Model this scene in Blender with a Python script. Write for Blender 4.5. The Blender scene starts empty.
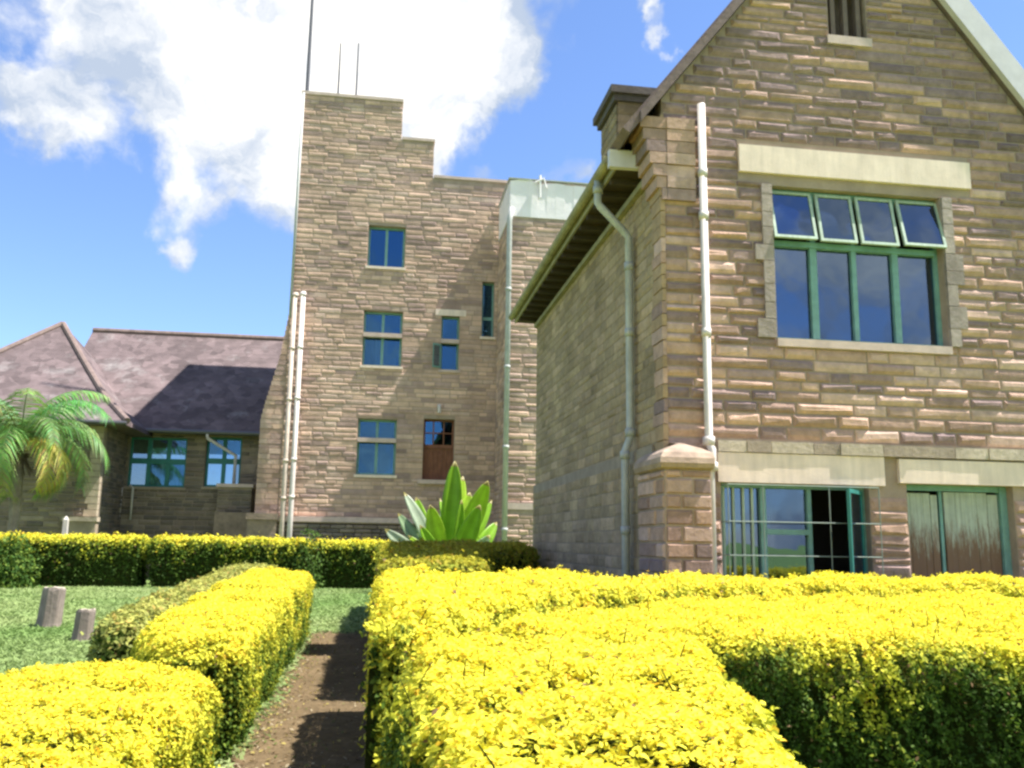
import bpy, math, random
import numpy as np
from mathutils import Vector, Matrix
R = math.radians
rnd = random.Random(7)
SC = bpy.context.scene
COL = SC.collection

# ------------------------------------------------------------------ camera
FPX = 900.0
YAW, PITCH, ROLL = R(8.475), R(10.03), R(0.886)
cyw, syw, cp, sp = math.cos(YAW), math.sin(YAW), math.cos(PITCH), math.sin(PITCH)
cF = Vector((syw*cp, cyw*cp, sp)); _R = Vector((cyw, -syw, 0)); _U = _R.cross(cF)
cr, sr = math.cos(ROLL), math.sin(ROLL)
cR = _R*cr + _U*sr; cU = -_R*sr + _U*cr
CAM = Vector((0, 0, 1.6))
cd = bpy.data.cameras.new('camera'); cam = bpy.data.objects.new('camera', cd); COL.objects.link(cam)
cd.sensor_width = 36; cd.lens = FPX/1024*36; cd.clip_start = 0.05; cd.clip_end = 2000
m = Matrix((cR, cU, -cF)).transposed().to_4x4(); m.translation = CAM
cam.matrix_world = m
SC.camera = cam

# ------------------------------------------------------------------ light and sky
SUN = Vector((0.50, -0.085, 1.0)).normalized()          # towards the sun
EL = math.asin(SUN.z); AZ = math.atan2(SUN.x, SUN.y)
EXPOSURE = 1.72
sd = bpy.data.lights.new('sun', 'SUN'); so = bpy.data.objects.new('sun', sd); COL.objects.link(so)
sd.energy = 3.8; sd.angle = R(0.6); sd.color = (1.0, 0.955, 0.88)
so.rotation_euler = (-SUN).to_track_quat('-Z', 'Y').to_euler()
so.location = (20, -8, 30)
SC.view_settings.view_transform = 'Standard'; SC.view_settings.look = 'None'
SC.view_settings.gamma = 1; SC.view_settings.exposure = EXPOSURE
SC.view_settings.use_curve_mapping = False
SC.cycles.filter_width = 2.6
SC.cycles.max_bounces = 8; SC.cycles.transparent_max_bounces = 12

def raydir(px, py):
    return (cF + cR*((px-512)/FPX) - cU*((py-384)/FPX)).normalized()
def P(px, py, X=None, Y=None, Z=None):
    d = raydir(px, py)
    if Y is not None: t = (Y-CAM.y)/d.y
    elif X is not None: t = (X-CAM.x)/d.x
    else: t = (Z-CAM.z)/d.z
    return CAM + d*t

def make_world():
    w = bpy.data.worlds.new('World'); SC.world = w; w.use_nodes = True
    nt = w.node_tree; N = nt.nodes; L = nt.links; N.clear()
    out = N.new('ShaderNodeOutputWorld'); bg = N.new('ShaderNodeBackground')
    sky = N.new('ShaderNodeTexSky'); sky.sky_type = 'NISHITA'; sky.sun_disc = False
    sky.sun_elevation = EL; sky.sun_rotation = AZ
    sky.altitude = 1600; sky.air_density = 1.15; sky.dust_density = 0.6; sky.ozone_density = 1.4
    tc = N.new('ShaderNodeTexCoord')
    # clouds: soft lumps at fixed sky directions broken up by noise
    nz = N.new('ShaderNodeTexNoise'); nz.inputs['Scale'].default_value = 7.5; nz.inputs['Detail'].default_value = 10
    nz.inputs['Roughness'].default_value = 0.58; nz.inputs['Distortion'].default_value = 0.35
    L.new(tc.outputs['Generated'], nz.inputs['Vector'])
    wn = N.new('ShaderNodeTexNoise'); wn.inputs['Scale'].default_value = 4.5; wn.inputs['Detail'].default_value = 7; wn.inputs['Roughness'].default_value = .6
    L.new(tc.outputs['Generated'], wn.inputs['Vector'])
    wv = N.new('ShaderNodeVectorMath'); wv.operation = 'MULTIPLY_ADD'; wv.inputs[1].default_value = (.22,.22,.22); wv.inputs[2].default_value = (-.11,-.11,-.11)
    L.new(wn.outputs['Color'], wv.inputs[0])
    wa = N.new('ShaderNodeVectorMath'); wa.operation = 'ADD'; L.new(wv.outputs[0], wa.inputs[0]); L.new(tc.outputs['Generated'], wa.inputs[1])
    warped = N.new('ShaderNodeVectorMath'); warped.operation = 'NORMALIZE'; L.new(wa.outputs[0], warped.inputs[0])
    total = None
    blobs = [(395,25,105,1.3),(300,70,125,1.3),(250,150,85,1.0),(185,40,75,.75),(120,30,40,.45),(55,115,48,.8),(5,100,40,.75),
             (120,140,55,.7),(178,225,36,.85),(172,262,20,.75),(345,150,90,.9),(455,75,62,.85),(505,85,38,.8),(470,140,40,.55),(420,165,40,.5),
             (290,250,45,.4),(300,215,40,.5),(497,177,17,.75),(560,178,14,.5),(626,-4,16,.7),(640,12,15,.7),(656,28,14,.7),(672,42,13,.65),(686,52,10,.5),(570,110,12,.3),(15,10,26,.3),
             (240,-60,140,.9),(480,-60,120,.8),(10,500,160,.15)]
    for bx, by, r, amp in blobs:
        d = raydir(bx, by)
        dp = N.new('ShaderNodeVectorMath'); dp.operation = 'DOT_PRODUCT'; dp.inputs[1].default_value = d
        L.new(warped.outputs[0], dp.inputs[0])
        mr = N.new('ShaderNodeMapRange'); mr.interpolation_type = 'SMOOTHSTEP'
        a = r/FPX*1.35
        mr.inputs['From Min'].default_value = math.cos(a); mr.inputs['From Max'].default_value = 1.0
        mr.inputs['To Min'].default_value = 0; mr.inputs['To Max'].default_value = amp
        L.new(dp.outputs['Value'], mr.inputs['Value'])
        if total is None: total = mr.outputs[0]
        else:
            ad = N.new('ShaderNodeMath'); ad.operation = 'ADD'; L.new(total, ad.inputs[0]); L.new(mr.outputs[0], ad.inputs[1]); total = ad.outputs[0]
    # general broken cloud behind the viewer
    back = N.new('ShaderNodeVectorMath'); back.operation = 'DOT_PRODUCT'; back.inputs[1].default_value = (-0.1, -1, 0.05)
    L.new(tc.outputs['Generated'], back.inputs[0])
    br = N.new('ShaderNodeMapRange'); br.inputs['From Min'].default_value = 0.1; br.inputs['From Max'].default_value = 0.6
    br.inputs['To Min'].default_value = 0; br.inputs['To Max'].default_value = 1.05
    L.new(back.outputs['Value'], br.inputs['Value'])
    ad = N.new('ShaderNodeMath'); ad.operation = 'ADD'; L.new(total, ad.inputs[0]); L.new(br.outputs[0], ad.inputs[1]); total = ad.outputs[0]
    # mask = smoothstep(total + (noise-.5)*k)
    s1 = N.new('ShaderNodeMath'); s1.operation = 'MULTIPLY_ADD'; s1.inputs[1].default_value = 4.0; s1.inputs[2].default_value = -2.1
    L.new(nz.outputs['Fac'], s1.inputs[0])
    s2 = N.new('ShaderNodeMath'); s2.operation = 'ADD'; L.new(total, s2.inputs[0]); L.new(s1.outputs[0], s2.inputs[1])
    ms = N.new('ShaderNodeMapRange'); ms.interpolation_type = 'SMOOTHSTEP'
    ms.inputs['From Min'].default_value = 0.25; ms.inputs['From Max'].default_value = 1.25
    L.new(s2.outputs[0], ms.inputs['Value'])
    # cloud brightness: thin parts are greyer blue
    cc = N.new('ShaderNodeValToRGB'); cc.color_ramp.elements[0].position = 0.0; cc.color_ramp.elements[0].color = (1.7, 2.0, 2.5, 1)
    cc.color_ramp.elements[1].position = .95; cc.color_ramp.elements[1].color = (4.8, 4.6, 4.2, 1)
    sc2 = N.new('ShaderNodeMath'); sc2.operation = 'MULTIPLY'; sc2.inputs[1].default_value = 0.6
    cn = N.new('ShaderNodeTexNoise'); cn.inputs['Scale'].default_value = 11; cn.inputs['Detail'].default_value = 8; cn.inputs['Roughness'].default_value = .6
    L.new(warped.outputs[0], cn.inputs['Vector'])
    c3 = N.new('ShaderNodeMath'); c3.operation = 'MULTIPLY_ADD'; c3.inputs[1].default_value = 2.8; c3.inputs[2].default_value = -1.35; L.new(cn.outputs['Fac'], c3.inputs[0])
    c4 = N.new('ShaderNodeMath'); c4.operation = 'MULTIPLY_ADD'; c4.inputs[1].default_value = .2; L.new(s2.outputs[0], c4.inputs[0]); L.new(c3.outputs[0], c4.inputs[2])
    L.new(c4.outputs[0], cc.inputs['Fac'])
    skt = N.new('ShaderNodeVectorMath'); skt.operation = 'MULTIPLY'; skt.inputs[1].default_value = (0.58, 0.65, 0.79)
    L.new(sky.outputs[0], skt.inputs[0])
    mx = N.new('ShaderNodeMix'); mx.data_type = 'RGBA'
    L.new(ms.outputs[0], mx.inputs[0]); L.new(skt.outputs[0], mx.inputs[6]); L.new(cc.outputs[0], mx.inputs[7])
    L.new(mx.outputs[2], bg.inputs[0]); bg.inputs[1].default_value = 0.1
    L.new(bg.outputs[0], out.inputs[0])
make_world()

# ------------------------------------------------------------------ helpers
def tag(o, label=None, cat=None, group=None, kind=None):
    if label: o['label'] = label
    if cat: o['category'] = cat
    if group: o['group'] = group
    if kind: o['kind'] = kind
    return o
def empty(name, loc=(0,0,0)):
    o = bpy.data.objects.new(name, None); COL.objects.link(o); o.location = loc; o.empty_display_size = .2
    return o

class MB:
    def __init__(s): s.v = []; s.f = []; s.c = []
    def face(s, pts, col=None):
        i = len(s.v); s.v += [tuple(p) for p in pts]; s.f.append(tuple(range(i, i+len(pts)))); s.c.append(col)
    def hexa(s, p, col=None, skip=()):
        """8 corners: 0-3 back loop, 4-7 front loop in same order"""
        i = len(s.v); s.v += [tuple(q) for q in p]
        for k, fc in enumerate(((3,2,1,0),(4,5,6,7),(0,1,5,4),(1,2,6,5),(2,3,7,6),(3,0,4,7))):
            if k in skip: continue
            s.f.append(tuple(i+j for j in fc)); s.c.append(col)
    def box(s, x0, x1, y0, y1, z0, z1, col=None):
        s.hexa([(x0,y1,z0),(x1,y1,z0),(x1,y1,z1),(x0,y1,z1),(x0,y0,z0),(x1,y0,z0),(x1,y0,z1),(x0,y0,z1)], col)
    def tube(s, pts, r, n=10, col=None, r2=None, cap=True):
        pts = [Vector(p) for p in pts]; rings = []
        up = Vector((0,0,1))
        for k, p in enumerate(pts):
            a = pts[max(0,k-1)]; b = pts[min(len(pts)-1,k+1)]
            t = (b-a).normalized()
            ref = up if abs(t.z) < .9 else Vector((1,0,0))
            x = t.cross(ref).normalized(); y = t.cross(x)
            rr = r if r2 is None else r + (r2-r)*k/(len(pts)-1)
            i = len(s.v)
            for j in range(n):
                an = 2*math.pi*j/n
                s.v.append(tuple(p + x*math.cos(an)*rr + y*math.sin(an)*rr))
            rings.append(i)
        for a, b in zip(rings, rings[1:]):
            for j in range(n):
                k = (j+1) % n; s.f.append((a+j, b+j, b+k, a+k)); s.c.append(col)
        if cap:
            s.f.append(tuple(rings[0]+j for j in range(n))); s.c.append(col)
            s.f.append(tuple(rings[-1]+n-1-j for j in range(n))); s.c.append(col)
    def build(s, name, mat, parent=None, smooth=False):
        me = bpy.data.meshes.new(name); me.from_pydata(s.v, [], s.f)
        if any(c is not None for c in s.c):
            at = me.attributes.new('Col', 'FLOAT_COLOR', 'CORNER')
            arr = []
            for c, f in zip(s.c, s.f):
                cc = tuple(c or (.5,.5,.5))[:3] + (1.0,)
                arr.extend(cc*len(f))
            at.data.foreach_set('color', arr)
        me.materials.append(mat)
        if smooth: me.polygons.foreach_set('use_smooth', [True]*len(me.polygons))
        me.update()
        o = bpy.data.objects.new(name, me); COL.objects.link(o); o.parent = parent
        if parent is not None:   # geometry is given in world space
            q = parent; off = Vector(q.location)
            while q.parent is not None: q = q.parent; off += Vector(q.location)
            if off.length > 0: me.transform(Matrix.Translation(-off))
        return o

class Frame:
    """wall-plane coordinates: u along the wall, n outward, z up"""
    def __init__(s, o, u, n): s.o = Vector(o); s.u = Vector(u); s.n = Vector(n)
    def p(s, u, n, z): return s.o + s.u*u + s.n*n + Vector((0,0,z))
    def box(s, mb, u0, u1, n0, n1, z0, z1, col=None, tilt=None):
        c = [s.p(u0,n0,z0), s.p(u1,n0,z0), s.p(u1,n0,z1), s.p(u0,n0,z1), s.p(u0,n1,z0), s.p(u1,n1,z0), s.p(u1,n1,z1), s.p(u0,n1,z1)]
        if tilt: c = [tilt(q) for q in c]
        mb.hexa(c, col)
    def uz(s, px, py):   # pixel on this plane (n=0)
        d = raydir(px, py); t = (s.o-CAM).dot(s.n)/d.dot(s.n); q = CAM + d*t
        return (q-s.o).dot(s.u), q.z

# ------------------------------------------------------------------ materials
def mat(name, col, rough=.85, attr=False, noise=0, nscale=4, bump=0, bscale=20, metal=0, spec=.3, noise2=None, trans=0, coord='Object'):
    mt = bpy.data.materials.new(name); mt.use_nodes = True; nt = mt.node_tree; N = nt.nodes; L = nt.links
    b = N['Principled BSDF']; b.inputs['Roughness'].default_value = rough; b.inputs['Metallic'].default_value = metal
    b.inputs['Specular IOR Level'].default_value = spec
    tc = N.new('ShaderNodeTexCoord')
    if attr:
        at = N.new('ShaderNodeAttribute'); at.attribute_name = 'Col'; c = at.outputs['Color']
    else:
        rgb = N.new('ShaderNodeRGB'); rgb.outputs[0].default_value = (*col, 1); c = rgb.outputs[0]
    def mulnoise(c, amp, scale, det=6, st=None):
        nz = N.new('ShaderNodeTexNoise'); nz.inputs['Scale'].default_value = scale; nz.inputs['Detail'].default_value = det
        nz.inputs['Roughness'].default_value = .65
        if st is not None:
            mp = N.new('ShaderNodeMapping'); mp.inputs['Scale'].default_value = st
            L.new(tc.outputs[coord], mp.inputs[0]); L.new(mp.outputs[0], nz.inputs['Vector'])
        else: L.new(tc.outputs[coord], nz.inputs['Vector'])
        mr = N.new('ShaderNodeMapRange'); mr.inputs['From Min'].default_value = .25; mr.inputs['From Max'].default_value = .75
        mr.inputs['To Min'].default_value = 1-amp; mr.inputs['To Max'].default_value = 1+amp
        L.new(nz.outputs['Fac'], mr.inputs['Value'])
        vm = N.new('ShaderNodeVectorMath'); vm.operation = 'SCALE'; L.new(c, vm.inputs[0]); L.new(mr.outputs[0], vm.inputs['Scale'])
        return vm.outputs[0]
    if noise: c = mulnoise(c, noise, nscale)
    if noise2: c = mulnoise(c, *noise2)
    L.new(c, b.inputs['Base Color'])
    if bump:
        nz = N.new('ShaderNodeTexNoise'); nz.inputs['Scale'].default_value = bscale; nz.inputs['Detail'].default_value = 8
        nz.inputs['Roughness'].default_value = .7
        L.new(tc.outputs[coord], nz.inputs['Vector'])
        bp = N.new('ShaderNodeBump'); bp.inputs['Strength'].default_value = 1; bp.inputs['Distance'].default_value = bump
        L.new(nz.outputs['Fac'], bp.inputs['Height']); L.new(bp.outputs[0], b.inputs['Normal'])
    if trans:
        tr = N.new('ShaderNodeBsdfTranslucent'); L.new(c, tr.inputs[0]); mx = N.new('ShaderNodeMixShader'); mx.inputs[0].default_value = trans
        L.new(b.outputs[0], mx.inputs[1]); L.new(tr.outputs[0], mx.inputs[2]); L.new(mx.outputs[0], N['Material Output'].inputs[0])
    return mt

def glass_mat(name, tint, bias, gc=(.55,.72,.95,1)):
    mt = bpy.data.materials.new(name); mt.use_nodes = True; N = mt.node_tree.nodes; L = mt.node_tree.links; N.clear()
    out = N.new('ShaderNodeOutputMaterial'); mx = N.new('ShaderNodeMixShader')
    tr = N.new('ShaderNodeBsdfTransparent'); tr.inputs[0].default_value = (*tint, 1)
    gl = N.new('ShaderNodeBsdfGlossy'); gl.inputs['Roughness'].default_value = .015; gl.inputs[0].default_value = gc
    fr = N.new('ShaderNodeFresnel'); fr.inputs['IOR'].default_value = 1.5
    ad = N.new('ShaderNodeMath'); ad.inputs[1].default_value = bias; ad.use_clamp = True
    tc = N.new('ShaderNodeTexCoord'); nz = N.new('ShaderNodeTexNoise'); nz.inputs['Scale'].default_value = 1.5
    bp = N.new('ShaderNodeBump'); bp.inputs['Distance'].default_value = .004
    L.new(tc.outputs['Object'], nz.inputs['Vector']); L.new(nz.outputs['Fac'], bp.inputs['Height']); L.new(bp.outputs[0], gl.inputs['Normal'])
    L.new(fr.outputs[0], ad.inputs[0]); L.new(ad.outputs[0], mx.inputs[0]); L.new(tr.outputs[0], mx.inputs[1]); L.new(gl.outputs[0], mx.inputs[2])
    L.new(mx.outputs[0], out.inputs[0])
    return mt

M = {}
M['stone'] = mat('rough_stone', (0,0,0), .9, attr=True, noise=.25, nscale=9, bump=.02, bscale=16, spec=.15, noise2=(.28, .7, 5))
M['stone_far'] = mat('far_stone', (0,0,0), .9, attr=True, noise=.25, nscale=2.5, bump=.02, bscale=10, spec=.15, noise2=(.3, .4, 5))
M['mortar'] = mat('mortar', (.36,.28,.22), .95, noise=.25, nscale=3, bump=.006, bscale=40, spec=.1)
M['mortar_dark'] = mat('old_mortar', (.34,.275,.21), .95, noise=.25, nscale=3, bump=.006, bscale=40, spec=.1)
M['lintel'] = mat('cast_lintel', (.80,.65,.55), .85, noise=.12, nscale=3, bump=.004, bscale=50, noise2=(.12,2,5,(6,6,.6)))
M['dressed'] = mat('dressed_stone', (.58,.45,.40), .85, noise=.18, nscale=5, bump=.005, bscale=40)
M['brownstone'] = mat('brown_ashlar', (.27,.205,.155), .9, noise=.35, nscale=4, bump=.02, bscale=9)
M['teal'] = mat('teal_paint', (.17,.33,.30), .5, noise=.22, nscale=9, bump=.001, bscale=60, spec=.4)
M['teal_dark'] = mat('dark_teal_paint', (.03,.19,.17), .5, noise=.25, nscale=9, spec=.4)
M['pale_green'] = mat('weathered_green_paint', (.36,.45,.36), .6, noise=.2, nscale=8, noise2=(.25,3,6,(12,12,.5)))
M['glass'] = glass_mat('window_glass', (.35,.4,.45), .16)
M['glass_far'] = glass_mat('far_window_glass', (.55,.62,.7), .22, (.16,.38,.62,1))
M['white_pipe'] = mat('white_painted_pipe', (.60,.555,.52), .5, noise=.12, nscale=5, noise2=(.15,3,5,(8,8,1)))
M['tan_pipe'] = mat('tan_painted_pipe', (.55,.46,.38), .6, noise=.25, nscale=3)
M['grey_pipe'] = mat('grey_painted_pipe', (.40,.41,.39), .55, noise=.2, nscale=5, noise2=(.2,3,5,(8,8,1)))
M['zinc'] = mat('lead_flashing', (.60,.57,.60), .5, noise=.12, nscale=5, spec=.5)
M['gutter'] = mat('mossy_gutter', (.30,.27,.16), .7, noise=.35, nscale=4)
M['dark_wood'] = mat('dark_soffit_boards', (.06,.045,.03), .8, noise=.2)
M['brown_wood'] = mat('red_brown_boards', (.20,.085,.05), .75, noise=.3, nscale=4, noise2=(.3,3,5,(14,14,.6)))
M['roof_near'] = mat('roof_tile', (.17,.125,.115), .85, noise=.3, nscale=6, bump=.01, bscale=20)
M['white_sheet'] = mat('white_sheet_metal', (.86,.80,.82), .5, noise=.08, nscale=1.2, bump=.02, bscale=2.0)
M['curtain'] = mat('curtain_cloth', (.55,.52,.44), .9, noise=.12, nscale=3)
M['dark_metal'] = mat('dark_metal', (.12,.12,.13), .5, metal=.6)
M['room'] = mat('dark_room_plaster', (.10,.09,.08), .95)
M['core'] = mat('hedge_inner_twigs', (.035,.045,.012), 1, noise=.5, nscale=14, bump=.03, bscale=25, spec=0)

M['twig'] = mat('brown_twig', (.16,.10,.06), .9)
def leaf_mat(name, trans, rough=.5, spec=.25):
    mt = mat(name, (0,0,0), rough, attr=True, spec=spec, trans=trans)
    return mt
M['leaf'] = leaf_mat('hedge_leaf', .32, .65, .12)
M['blade'] = leaf_mat('broad_leaf', .35, .35, .35)
M['frond'] = leaf_mat('palm_leaflet', .25)
M['grass'] = leaf_mat('grass_blade', .3, .7, .15)

def rust_shutter():
    mt = mat('rusting_green_boards', (.40,.45,.39), .7, noise=.15, nscale=7, noise2=(.35,2.2,7,(14,14,.45)))
    N = mt.node_tree.nodes; L = mt.node_tree.links; b = N['Principled BSDF']
    src = b.inputs['Base Color'].links[0].from_socket
    tc = N.new('ShaderNodeTexCoord'); sx = N.new('ShaderNodeSeparateXYZ'); L.new(tc.outputs['Object'], sx.inputs[0])
    nz = N.new('ShaderNodeTexNoise'); nz.inputs['Scale'].default_value = 2.6; nz.inputs['Detail'].default_value = 10; nz.inputs['Roughness'].default_value = .8
    mp = N.new('ShaderNodeMapping'); mp.inputs['Scale'].default_value = (9,9,1.6); L.new(tc.outputs['Object'], mp.inputs[0]); L.new(mp.outputs[0], nz.inputs['Vector'])
    a = N.new('ShaderNodeMath'); a.operation = 'MULTIPLY_ADD'; a.inputs[1].default_value = -1.5; L.new(nz.outputs['Fac'], a.inputs[0]); L.new(sx.outputs['Z'], a.inputs[2])
    mr = N.new('ShaderNodeMapRange'); mr.inputs['From Min'].default_value = 1.2; mr.inputs['From Max'].default_value = .85
    mr.inputs['To Min'].default_value = 0; mr.inputs['To Max'].default_value = .92; L.new(a.outputs[0], mr.inputs['Value'])
    mx = N.new('ShaderNodeMix'); mx.data_type = 'RGBA'; mx.inputs[7].default_value = (.17,.085,.045,1)
    L.new(mr.outputs[0], mx.inputs[0]); L.new(src, mx.inputs[6]); L.new(mx.outputs[2], b.inputs['Base Color'])
    return mt
M['rust'] = rust_shutter()

def tile_mat():
    """old clay tiles, purple grey with rust and pale lichen; courses follow height"""
    mt = mat('old_roof_tiles', (.12,.09,.09), .85, noise=.3, nscale=1.2, noise2=(.25,.35,5))
    N = mt.node_tree.nodes; L = mt.node_tree.links; b = N['Principled BSDF']
    src = b.inputs['Base Color'].links[0].from_socket
    tc = N.new('ShaderNodeTexCoord')
    nz = N.new('ShaderNodeTexNoise'); nz.inputs['Scale'].default_value = .8; nz.inputs['Detail'].default_value = 9; nz.inputs['Roughness'].default_value = .7
    L.new(tc.outputs['Object'], nz.inputs['Vector'])
    rp = N.new('ShaderNodeValToRGB'); e = rp.color_ramp.elements; e[0].position = .56; e[0].color = (0,0,0,1); e[1].position = .74; e[1].color = (1,1,1,1)
    L.new(nz.outputs['Fac'], rp.inputs[0])
    mx = N.new('ShaderNodeMix'); mx.data_type = 'RGBA'; mx.inputs[7].default_value = (.22,.20,.195,1)
    L.new(rp.outputs[0], mx.inputs[0]); L.new(src, mx.inputs[6])
    vo = N.new('ShaderNodeTexVoronoi'); vo.inputs['Scale'].default_value = 3.2
    L.new(tc.outputs['Object'], vo.inputs['Vector'])
    hs = N.new('ShaderNodeHueSaturation'); L.new(mx.outputs[2], hs.inputs['Color'])
    mr = N.new('ShaderNodeMapRange'); mr.inputs['To Min'].default_value = .75; mr.inputs['To Max'].default_value = 1.3
    sp_ = N.new('ShaderNodeSeparateColor'); L.new(vo.outputs['Color'], sp_.inputs[0]); L.new(sp_.outputs[0], mr.inputs['Value']); L.new(mr.outputs[0], hs.inputs['Value'])
    L.new(hs.outputs[0], b.inputs['Base Color'])
    sx = N.new('ShaderNodeSeparateXYZ'); L.new(tc.outputs['Object'], sx.inputs[0])
    ml = N.new('ShaderNodeMath'); ml.operation = 'MULTIPLY'; ml.inputs[1].default_value = 5.5; L.new(sx.outputs['Z'], ml.inputs[0])
    fr = N.new('ShaderNodeMath'); fr.operation = 'FRACT'; L.new(ml.outputs[0], fr.inputs[0])
    bp = N.new('ShaderNodeBump'); bp.inputs['Distance'].default_value = .05; bp.invert = True; L.new(fr.outputs[0], bp.inputs['Height']); L.new(bp.outputs[0], b.inputs['Normal'])
    return mt
M['tiles'] = tile_mat()

# ------------------------------------------------------------------ ground
def smooth(a, b, x):
    t = np.clip((x-a)/(b-a), 0, 1); return t*t*(3-2*t)
def gz(y): return .28*smooth(9., 24., np.asarray(y, float))

def ground_mat():
    mt = mat('lawn_turf', (.17,.25,.075), .95, noise=.25, nscale=.5, bump=.03, bscale=12, spec=.1, noise2=(.3, 5, 8))
    return mt
def soil_mat():
    mt = mat('trodden_soil', (.14,.10,.055), .95, noise=.3, nscale=1.6, bump=.03, bscale=14, spec=.1, noise2=(.35, 11, 8))
    return mt
def build_ground():
    mb = MB()
    xs = [-400,-150,-60,-30,-15,-8,-4,-2,0,2,4,8,15,30,60,150,400]
    ys = [-300,-80,-20,-5,0,5,9,10.5,12,13.5,15,16.5,18,19.5,21,22.5,24,30,60,150,500]
    for i, y in enumerate(ys):
        for x in xs: mb.v.append((x, y, float(gz(y))))
    w = len(xs)
    for j in range(len(ys)-1):
        for i in range(w-1):
            mb.f.append((j*w+i, j*w+i+1, (j+1)*w+i+1, (j+1)*w+i)); mb.c.append(None)
    g = mb.build('ground', ground_mat()); tag(g, 'green lawn ground reaching past the hedges', kind='structure')
    mb = MB(); n = 60
    rr = random.Random(3)
    for k in range(n+1):
        y = -3 + 18.6*k/n
        l = -1.25 + .05*math.sin(y*2.1) ; r = .35
        z = float(gz(y)) + .012
        for x in (l, -.7, -.35, 0.0, r):
            mb.v.append((x, y, z + rr.uniform(-.006,.008)))
    for k in range(n):
        for i in range(4):
            a = k*5+i; mb.f.append((a, a+1, a+6, a+5)); mb.c.append(None)
    p = mb.build('path', soil_mat(), smooth=True); tag(p, 'narrow bare soil path between the clipped hedges', kind='structure')
build_ground()

# ------------------------------------------------------------------ stone walls
def mixc(c, m_, t): return tuple(a*(1-t)+b*t for a, b in zip(c, m_))
def pal_front(u, z, r):
    dk = .22 + .30*min(1, max(0, (z-5.2)/1.6))
    t = r.random()
    if t < dk: c = r.choice([(.17,.145,.135),(.20,.17,.15),(.145,.125,.125),(.23,.19,.165)])
    elif t < dk+.3: c = r.choice([(.31,.245,.185),(.34,.265,.19),(.29,.225,.17)])
    elif t < dk+.55: c = r.choice([(.40,.315,.225),(.43,.335,.23),(.37,.28,.19)])
    else: c = r.choice([(.50,.41,.31),(.46,.38,.29)])
    c = mixc(c, (.285,.24,.20), .3); k = r.uniform(.82, 1.14)*1.17; return (c[0]*k*1.12, c[1]*k*.945, c[2]*k*.99)
def pal_side(u, z, r):
    c = r.choice([(.27,.235,.165),(.30,.26,.18),(.25,.215,.15),(.28,.24,.18),(.32,.27,.20),(.235,.205,.15)])
    k = r.uniform(.88, 1.12)*1.25; return (c[0]*k*1.14, c[1]*k*.98, c[2]*k*.84)
def pal_tower(u, z, r):
    t = r.random()*1.0
    if t < .2: c = r.choice([(.22,.18,.155),(.24,.195,.165)])
    else: c = r.choice([(.33,.265,.195),(.37,.295,.215),(.30,.24,.18),(.41,.33,.235),(.35,.30,.235)])
    k = r.uniform(.85, 1.12)*1.42; c = mixc(c, (.31,.26,.21), .3); return (c[0]*k*1.12, c[1]*k*.96, c[2]*k*.99)
def pal_low(u, z, r):
    c = r.choice([(.20,.165,.13),(.24,.19,.145),(.17,.145,.12),(.27,.22,.165)])
    k = r.uniform(.85, 1.15); return tuple(x*k for x in c)

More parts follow.
